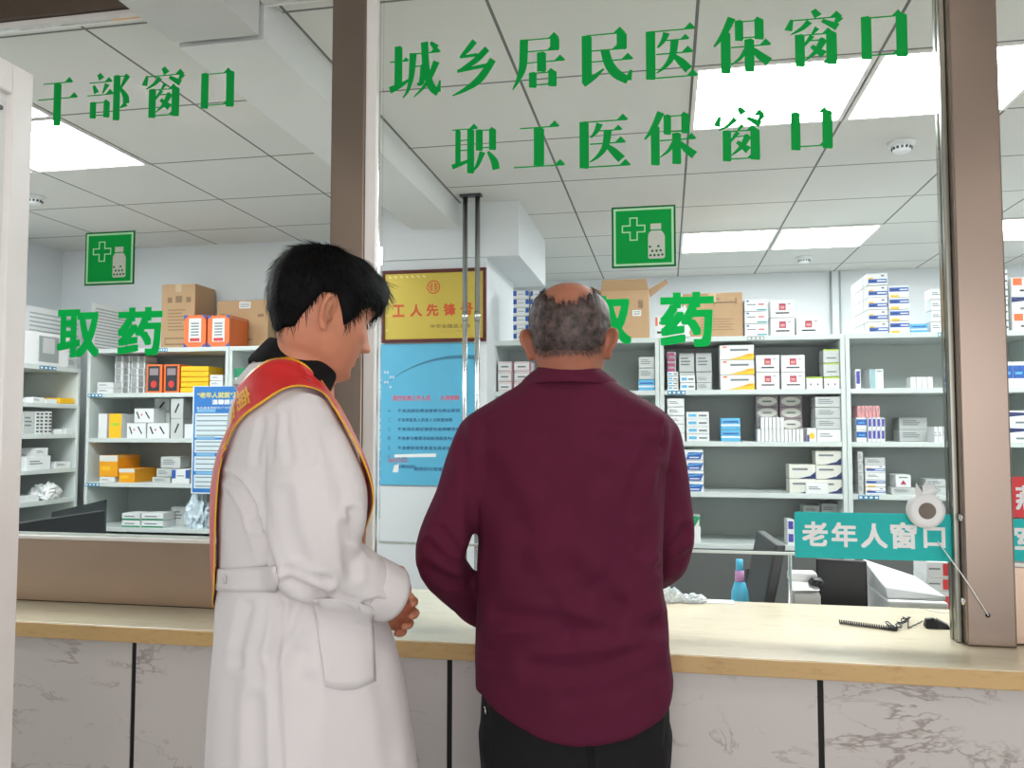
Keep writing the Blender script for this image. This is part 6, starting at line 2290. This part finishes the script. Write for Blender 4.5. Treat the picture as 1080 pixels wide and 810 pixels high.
def on_coat(px, py, lift=.003, k0=1.30):
    d = Vector(tuple(ray(px, py)))
    h = bvh2.ray_cast(Vector((0, 0, HC)), d.normalized())
    if h[0] is not None and (h[0] - Vector((0, 0, HC))).length < 2.4:
        return V3(h[0] + h[1] * lift), V3(h[1])
    h = bvh2.find_nearest(Vector((0, 0, HC)) + d * k0)
    return V3(h[0] + h[1] * lift), V3(h[1])


def sheet(name, G, th, mats, parent, mat_of=None, both=True):
    """thick sheet from an open grid (rows, cols, 3)"""
    r, n = G.shape[:2]
    vs = [tuple(q) for q in G.reshape(-1, 3)]
    fs, mi = [], []
    for i in range(r - 1):
        for k in range(n - 1):
            a = i * n + k
            fs.append((a, a + 1, a + n + 1, a + n)); mi.append(mat_of(i, k) if mat_of else 0)
    me = bpy.data.meshes.new(name); me.from_pydata(vs, [], fs)
    o = finish(me, name, mats, parent)
    me.polygons.foreach_set('material_index', mi)
    s = o.modifiers.new('t', 'SOLIDIFY'); s.thickness = th; s.offset = 0
    return o


def resample(poly, n):
    P = np.array(poly, float)
    d = np.concatenate([[0], np.cumsum(np.linalg.norm(np.diff(P, axis=0), axis=1))])
    t = np.linspace(0, d[-1], n)
    return np.stack([np.interp(t, d, P[:, j]) for j in range(P.shape[1])], 1)


def smooth_rows(G, it=4):
    for _ in range(it):
        H = G.copy()
        H[1:-1] = .25 * G[:-2] + .5 * G[1:-1] + .25 * G[2:]
        G = H
    return G


# open cuffs
def cuff(P, D, r0, r1, L, m, parent):
    u = np.cross(D, [0, 0, 1.0]); u /= np.linalg.norm(u); w = np.cross(u, D)
    a_ = np.linspace(0, 2 * PI, 48, endpoint=False)
    O, I = [], []
    for t in np.linspace(0, 1, 8):
        wob = 1 + .025 * np.sin(a_ * 3 + t * 2) * t
        rr = (r0 * (1 - t) + r1 * t) * wob + .0015 * math.sin(t * PI)
        c_ = P + D * (L * (t - .5))
        O.append(c_ + np.outer(rr * np.cos(a_), u) + np.outer(rr * np.sin(a_), w))
        I.append(c_ + np.outer((rr - .004) * np.cos(a_), u) + np.outer((rr - .004) * np.sin(a_), w))
    vs, fs = shell(np.stack(O)[::-1], np.stack(I)[::-1])
    me = bpy.data.meshes.new('cuff'); me.from_pydata([tuple(q) for q in vs], [], fs)
    o = finish(me, 'cuff', [m], parent)
    return o


cuff(NW - ND * .022, ND, .0515, .0475, .060, COAT, coat).matrix_parent_inverse = Matrix.Identity(4)
cuff(FW_ - FD * .022, FD, .0485, .045, .060, COAT, coat).matrix_parent_inverse = Matrix.Identity(4)
# half belt at the back of the waist
A1 = resample([(231, 600), (246, 600), (262, 598), (278, 597), (293, 597)], 18)
A2 = resample([(231, 622), (246, 624), (262, 624), (278, 624), (293, 623)], 18)
G = np.stack([np.stack([on_coat(*(a * (1 - t) + b * t), .0045)[0] for t in np.linspace(0, 1, 5)]) for a, b in zip(A1, A2)])
belt = sheet('half_belt', smooth_rows(G, 3), .003, [COAT], coat)
BUT = mat('coat button', (206, 204, 202), .35)
for q in ((241, 611), (284, 610)):
    p_, n_ = on_coat(*q, .006)
    mb = MB(); mb.lathe([(0, 0), (.0075, 0), (.0075, .002), (.005, .003), (0, .0024)], BUT, 16, Matrix.Translation(Vector(p_)) @ Vector((0, 0, 1)).rotation_difference(Vector(n_)).to_matrix().to_4x4())
    o = mb.build('button', coat)
    o.matrix_parent_inverse = Matrix.Identity(4)
# hip pocket
A1 = resample([(330, 632), (350, 630), (372, 634), (392, 640)], 14)
A2 = resample([(343, 724), (358, 728), (376, 727), (395, 718)], 14)
G = np.stack([np.stack([on_coat(*(a * (1 - t) + b * t), .0022)[0] for t in np.linspace(0, 1, 10)]) for a, b in zip(A1, A2)])
sheet('hip_pocket', smooth_rows(G, 2), .0022, [COAT], coat)

# coat collar, low at the nape, under the sash
ang = np.linspace(0, 2 * PI, 96, endpoint=False)
co, si = np.cos(ang), np.sin(ang)
e1 = dp(360, 428) - dp(264, 372); e1_l = np.linalg.norm(e1); e1 = e1 / e1_l
nrm_c = np.cross(r2, e1); nrm_c /= np.linalg.norm(nrm_c)
if nrm_c[2] < 0:
    nrm_c = -nrm_c


def cring(c, a, b, up):
    return c + np.outer(a * co, r2) + np.outer(b * si, e1) + nrm_c * up


def collar(name, c, rows, th, m, parent):
    outer = np.stack([cring(c, a, b, u) for a, b, u in rows])
    inner = np.stack([cring(c, a - th, b - th, u - .0005) for a, b, u in rows])
    vs, fs = shell(outer[::-1], inner[::-1])
    me = bpy.data.meshes.new(name); me.from_pydata([tuple(q) for q in vs], [], fs)
    o = finish(me, name, [m], parent)
    sd = o.modifiers.new('s', 'SUBSURF'); sd.levels = 1; sd.render_levels = 1
    return o


cc = (dp(261, 378) + dp(352, 424)) / 2
colA = collar('coat_collar', cc, [(.096, .082, -.058), (.089, .079, -.036), (.083, .077, -.014), (.079, .075, -.004), (.075, .072, -.002)], .006, COAT, doc)
ck = (dp(267, 357) + dp(357, 416)) / 2
colB = collar('turtleneck_collar', ck, [(.078, .080, -.035), (.073, .076, -.012), (.069, .073, .006), (.066, .071, .018), (.064, .069, .022), (.060, .066, .020)], .010, KNIT, doc)

# sash over the near shoulder, lying on coat and collar
AV, AF = [], []
for m_ in (coat_me, colA.data, colB.data):
    b_ = len(AV)
    AV += [tuple(p) for p in mesh_np(m_)[0]]
    AF += [tuple(b_ + i for i in p.vertices) for p in m_.polygons]
bvh2 = BVHTree.FromPolygons(AV, AF)

U = [(231, 600), (230.5, 560), (230.5, 520), (231, 490), (234, 455), (243, 427), (257, 404), (271, 391), (287, 383), (302, 380), (316, 382.5), (331, 396), (343, 413), (354, 432), (373, 472), (382, 495), (390, 516), (398, 540)]
D_ = [(232, 620), (233, 580), (233.5, 545), (237, 503), (241, 478), (251, 452), (268, 438), (277, 432), (287, 426), (302, 414), (319, 412.5), (334, 416.5), (345, 430), (352, 442), (368, 470), (378, 492), (387, 514), (397, 540)]
NR = 90
Uu, Dd = resample(U, NR), resample(D_, NR)
# match both edges by parameter of the drawn stations
def stations(P, n):
    P = np.array(P, float)
    t = np.linspace(0, len(P) - 1, n)
    out = []
    for x in t:
        i = min(int(x), len(P) - 2); u = x - i
        p0, p1, p2, p3 = P[max(i - 1, 0)], P[i], P[i + 1], P[min(i + 2, len(P) - 1)]
        out.append(.5 * (2 * p1 + (p2 - p0) * u + (2 * p0 - 5 * p1 + 4 * p2 - p3) * u * u + (3 * p1 - p0 - 3 * p2 + p3) * u ** 3))
    return np.array(out)


Uu, Dd = stations(U, NR), stations(D_, NR)
NCOL = 15
cols = np.linspace(0, 1, NCOL)
cols = np.concatenate([[0, .05], np.linspace(.1, .9, NCOL - 4), [.95, 1]])
G = np.zeros((NR, len(cols), 3)); GN = np.zeros_like(G)
for i in range(NR):
    for j, t in enumerate(cols):
        G[i, j], GN[i, j] = on_coat(*(Uu[i] * (1 - t) + Dd[i] * t), .006)
for _ in range(12):
    H = G.copy()
    H[1:-1] = .25 * G[:-2] + .5 * G[1:-1] + .25 * G[2:]
    H[:, 1:-1] = .5 * H[:, 1:-1] + .25 * (H[:, :-2] + H[:, 2:])
    G = H
for i in range(NR):
    for j in range(len(cols)):
        h = bvh2.find_nearest(Vector(tuple(G[i, j])))
        G[i, j] = V3(h[0] + h[1] * .010)
# keep the satin its full width where it turns round the back and the chest
DIRS = []
for i in range(NR):
    c_ = G[i, 0] - G[i, -1]; L_ = np.linalg.norm(c_)
    c_ = c_ / (L_ + 1e-9)
    k_ = min(L_ / .088, 1.0)
    d_ = c_ * k_ - r2 * (1.05 - k_)
    DIRS.append(d_ / np.linalg.norm(d_))
DIRS = smooth_rows(np.array(DIRS), 10)
for i in range(NR):
    u_ = i / NR
    if .46 < u_ < .70:
        continue
    wgt = min(1.0, (.46 - u_) / .08) if u_ < .5 else min(1.0, (u_ - .70) / .08)
    p_ = G[i, -1].copy(); dr = DIRS[i] / np.linalg.norm(DIRS[i]); WD = .088
    prev = 0.0
    path = [p_.copy()]; NS_ = 24
    for k in range(NS_):
        p_ = p_ + dr * WD / NS_
        h = bvh2.find_nearest(Vector(tuple(p_)))
        n_ = V3(h[1])
        p_ = V3(h[0]) + n_ * .009
        dr = dr - n_ * (dr @ n_) * .7; dr /= np.linalg.norm(dr)
        path.append(p_.copy())
    path = np.array(path)
    for j, t in enumerate(cols):
        x = (1 - t) * NS_; k = min(int(x), NS_ - 1)
        q_ = path[k] * (1 - (x - k)) + path[k + 1] * (x - k)
        G[i, j] = G[i, j] * (1 - wgt) + q_ * wgt
for _ in range(2):
    G = smooth_rows(G, 5)
    for i in range(NR):
        for j in range(len(cols)):
            h = bvh2.find_nearest(Vector(tuple(G[i, j])))
            G[i, j] = V3(h[0] + h[1] * .010)
G = smooth_rows(G, 3)
# the ends run on around the far side of the body
def run_on(row, target, n, width_dir):
    out = []
    for k in range(1, n + 1):
        u = k / n
        r_ = []
        for j, t in enumerate(cols):
            p = row[j] * (1 - u) + (target + width_dir * (t - .5)) * u
            h = bvh2.find_nearest(Vector(tuple(p)))
            r_.append(V3(h[0] + h[1] * .006))
        out.append(r_)
    return np.array(out)


far_hip = dp(300, 640, 1.62)
E0 = run_on(G[0], far_hip, 14, V3((0, 0, -.10)))[::-1]
E1 = run_on(G[-1], far_hip + f2 * .06, 14, V3((0, 0, -.10)))
GG = np.concatenate([E0, G, E1])
GG = smooth_rows(GG, 4)
SRED = mat('red satin', (206, 28, 30), .38, var=.05, sheen=.15)
SGOLD = mat('gold satin edging', (236, 176, 40), .4, var=.05)
last = len(cols) - 2
sash = sheet('red_sash', GG, .0022, [SRED, SGOLD], doc, lambda i, k: 1 if k in (0, last) else 0)
off0 = len(E0)


def on_sash(u, v):
    """u: row along the visible sash 0..NR-1, v: 0..1 across"""
    u = min(max(u, 0), NR - 1.001); i = int(u); fu = u - i
    t = np.interp(v, cols, np.arange(len(cols))); j = min(int(t), len(cols) - 2); ft = t - j
    A = GG[off0 + i, j] * (1 - ft) + GG[off0 + i, j + 1] * ft
    B = GG[off0 + i + 1, j] * (1 - ft) + GG[off0 + i + 1, j + 1] * ft
    p = A * (1 - fu) + B * fu
    du = GG[off0 + i + 1, j] - GG[off0 + i, j]; dv = GG[off0 + i, j + 1] - GG[off0 + i, j]
    n = np.cross(du, dv); n /= np.linalg.norm(n) + 1e-9
    if n @ (p - V3((0, 0, HC))) > 0:
        n = -n
    return p + n * .0022


def sash_len(u):
    return np.linalg.norm(GG[off0 + int(u) + 1, 7] - GG[off0 + int(u), 7])


for ch, uc, vc, half_rows, vw in (('南', 32.0, .56, 2.5, .50), ('管', 26.0, .60, 2.4, .46), ('方', 20.0, .66, 2.4, .46)):
    vs, fs = text_polys(ch, 1.0, 0.0)
    xs = [q[0] for q in vs]; zs = [q[1] for q in vs]
    mx, mz = (min(xs) + max(xs)) / 2, (min(zs) + max(zs)) / 2
    sx, sz = max(xs) - min(xs), max(zs) - min(zs)
    mb = MB()
    for (ox, oz) in ((0, 0), (.035, 0), (-.035, 0), (0, .03), (0, -.03)):
        P = []
        for x, z in vs:
            a = (x - mx) / sx + ox; b = (z - mz) / sz + oz
            # the line of writing runs down the back: top of each character towards the shoulder
            P.append(tuple(on_sash(uc + b * 2 * half_rows, vc + a * vw)))
        mb.add(P, fs, SGOLD)
    o = mb.build('lettering', sash)
    o.matrix_parent_inverse = Matrix.Identity(4)

# head
PH = math.radians(-21)
ZT = .104
ho = at_d(336, 327, 1.455)
MH2 = Matrix.Translation(ho) @ Matrix.Rotation(FA - PI / 2 + math.radians(8), 4, 'Z') @ Matrix.Rotation(PH, 4, 'X') @ Matrix.Scale(.985, 4)
so = Soup()
head_soup(so, MH2, ear_out=.7, ear_scale=.94, ear_dz=-.012)
so.limb([dp(312, 420), dp(318, 396), dp(326, 368, 1.455), dp(331, 342, 1.455)], [.070, .061, .057, .060], n=28)
loft(so, [(r_[0], r_[1] * .84, r_[2] * .80) for r_ in base[3:-2]], r2, f2, n=48)
so.limb([NS, NS * .5 + NE * .5, NE, NE * .5 + NW * .5, NW], [.046, .042, .038, .034, .027], n=18)
so.limb([FS_, FS_ * .5 + FE_ * .5, FE_, FE_ * .5 + FW_ * .5, FW_], [.046, .042, .038, .034, .027], n=18)
# right hand bent inwards round the left one
HW1 = NW + f2 * .016 + V3((0, 0, .006))
so.limb([NW - f2 * .03, NW, HW1], [.027, .027, .024], n=16)
hand_soup(so, HW1, f2 * .12 - r2 * .90 + V3((0, 0, -.10)), -f2 * .95 - r2 * .25, V3((0, 0, 1)) + f2 * .25, curl=(38, 58, 40), scale=.97, thumb=(.85, .06, -.45), thumb_curl=14)
HW2 = FW_ + f2 * .02
so.limb([FW_, HW2], [.027, .024], n=16)
hand_soup(so, HW2, f2 * .75 + r2 * .55 + V3((0, 0, -.1)), -f2 * .4 + r2 * .7, V3((0, 0, 1)), curl=(30, 40, 30), thumb=(.85, .3, .1))
dleg = {}
for s in (-1, 1):
    h_ = dfl(330, 810, .86) + r2 * s * .085
    k_ = h_ + f2 * .015; k_[2] = .48
    a_ = h_ - f2 * .03; a_[2] = .09
    dleg[s] = (h_, k_, a_)
    so.limb([h_, k_, a_], [.078, .052, .040], n=18)
    so.limb([a_ + V3((0, 0, -.03)) - f2 * .03, a_ + f2 * .08 + V3((0, 0, -.05)), a_ + f2 * .16 + V3((0, 0, -.062))], [.038, .034, .026], n=16)
dbody = so.fuse(.003, 3)
ob = finish(dbody, 'body', [SK2, LIP], doc)
# lips
v, n = mesh_np(dbody)
Mi = np.array(MH2.inverted())
q = v @ Mi[:3, :3].T + Mi[:3, 3]
lipv = (np.abs(q[:, 0]) < .026) & (q[:, 1] > .080) & (np.abs(q[:, 2] + .0602) < .0115 - .0075 * (np.abs(q[:, 0]) / .026) ** 2) & (q[:, 2] > -.0720)
mi = np.zeros(len(dbody.polygons), int)
for p in dbody.polygons:
    if all(lipv[i] for i in p.vertices):
        mi[p.index] = 1
dbody.polygons.foreach_set('material_index', mi)
# trousers and shoes
so = Soup()
for s in (-1, 1):
    h_, k_, a_ = dleg[s]
    so.limb([h_ + V3((0, 0, .02)), k_, a_ + V3((0, 0, .02))], [.092, .074, .064], n=22)
finish(so.fuse(.006, 5), 'trousers', [TROUS], doc)
for s in (-1, 1):
    so = Soup()
    a_ = dleg[s][2]
    so.limb([a_ + V3((0, 0, -.035)) - f2 * .045, a_ + f2 * .07 + V3((0, 0, -.045)), a_ + f2 * .175 + V3((0, 0, -.058))], [.046, .044, .032], n=18)
    me = so.fuse(.006, 3)
    v, n = mesh_np(me); v[:, 2] = np.maximum(v[:, 2], .001); set_np(me, v)
    finish(me, 'shoe', [SHOE], doc)

# hair
HB_ = mat('black hair', (8, 7, 8), .55, var=.15, scale=90, bump=.25, bscale=160, spec=.12)


def dhair(th):
    a = np.abs(((th + PI) % (2 * PI)) - PI)
    lo = np.interp(a, [0, .5, .85, 1.05, 1.22, 1.36, 1.48, 1.62, 1.85, 2.05, 2.4, PI], [.046, .044, .034, .014, -.012, -.024, .000, .020, .012, -.020, -.056, -.068])
    t = np.interp(a, [0, .5, .9, 1.25, 1.6, 2.0, 2.5, PI], [.024, .022, .015, .010, .012, .011, .007, .005])
    return lo, t


th = np.linspace(0, 2 * PI, 180, endpoint=False)
lo, tk = dhair(th)
R3 = np.array(MH2.to_3x3()); T3 = np.array(MH2.translation)
rows_o, rows_i = [], []


def hnorm(t_, z_):
    P = head_pt(t_, z_); Q = head_pt(t_, z_ + .003); Q2 = head_pt(t_ + .02, z_)
    m_ = np.cross(Q2 - P, Q - P); m_ /= (np.linalg.norm(m_, axis=-1)[..., None] + 1e-9)
    s_ = np.sign((m_ * (P - np.array([0, YCN, .03]))).sum(-1)); s_[s_ == 0] = 1
    # smooth radial normal, free of the face relief
    rad = P - np.array([0, YCN, .02]); rad /= np.linalg.norm(rad, axis=-1)[..., None]
    return P, rad


for s in np.linspace(0, 1, 30):
    z = lo + (ZT - .0008 - lo) * (1 - (1 - s) ** 1.6)
    P, nn_ = hnorm(th, z)
    a = np.abs(((th + PI) % (2 * PI)) - PI)
    edge = np.clip(s / .28, 0, 1) ** .7
    t = (tk * edge + .021 * 0) * (1 - .35 * s) + .013 * .35 * s + .0015
    # fringe hangs forward over the brow
    fr = np.clip(1 - a / .95, 0, 1)
    t = t + fr * .010 * (1 - s) * (s < .5)
    nz = np.array([noise.noise(Vector((q[0] * 60, q[1] * 60, q[2] * 14))) for q in P])
    O1 = P + nn_ * (t + .0022 * nz)[:, None]
    O1[:, 2] -= fr * .020 * np.clip(1 - s / .3, 0, 1)
    rows_o.append(O1)
    I1 = P - nn_ * .003
    I1[:, 2] -= fr * .018 * np.clip(1 - s / .3, 0, 1)
    rows_i.append(I1)
O_ = np.stack(rows_o) @ R3.T + T3
I_ = np.stack(rows_i) @ R3.T + T3
vs, fs = shell(O_, I_)
vs = [tuple(q) for q in vs]
rnd = np.random.default_rng(9)
roots, nrs, flow, fl2 = [], [], [], []
Rr, Nr, Fr = [], [], []
for _ in range(4200):
    t_ = rnd.uniform(0, 2 * PI); l_, k_ = dhair(np.array([t_])); s = rnd.uniform(.0, 1) ** .8
    i = int(s * 28); j = int(t_ / (2 * PI) * 180) % 180
    p = O_[i, j]
    up_ = O_[i + 1, j] - O_[i, j]; sd_ = O_[i, (j + 1) % 180] - O_[i, j]
    nn_ = np.cross(sd_, up_); nn_ /= np.linalg.norm(nn_) + 1e-9
    c_ = p - (np.array([0, YCN, .02]) @ R3.T + T3)
    if nn_ @ c_ < 0:
        nn_ = -nn_
    fwd = R3 @ np.array([0, 1, 0]); dwn = R3 @ np.array([0, 0, -1])
    a = abs(((t_ + PI) % (2 * PI)) - PI)
    Rr.append(p - nn_ * .002); Nr.append(nn_); Fr.append(dwn * (1.0 if a > 1.0 else .8) + fwd * (.9 * min(max((2.7 - a) / 1.3, 0), 1) - .1))
V_, F_ = strands(Rr, Nr, Fr, .034, .0022, 'h', rnd, lift=.13)
o0 = len(vs)
vs += V_; fs = list(fs) + [tuple(o0 + k for k in f) for f in F_]
me = bpy.data.meshes.new('hair'); me.from_pydata(vs, [], fs)
finish(me, 'hair', [HB_], doc)
# lash line and eyebrow
mb = MB()
for s in (-1, 1):
    pts = []
    for k in range(7):
        x = s * (.019 + .025 * k / 6); z = .004 - .004 * math.sin(k / 6 * PI)
        p = head_pt(np.array([math.atan2(x, .085)]), np.array([z]))[0]
        # find matching angle for this x
        tt = np.linspace(0, .9, 200) * s
        P = head_pt(tt, np.full(200, z)); j = int(np.argmin(np.abs(P[:, 0] - x)))
        pts.append(MH2 @ Vector(tuple(P[j] + np.array([0, .001, 0]))))
    mb.tube(pts, [.0006, .0012, .0014, .0015, .0015, .0014, .0008], KNIT, 6)
o = mb.build('eyelashes', doc); o.matrix_parent_inverse = Matrix.Translation(-doc.location)
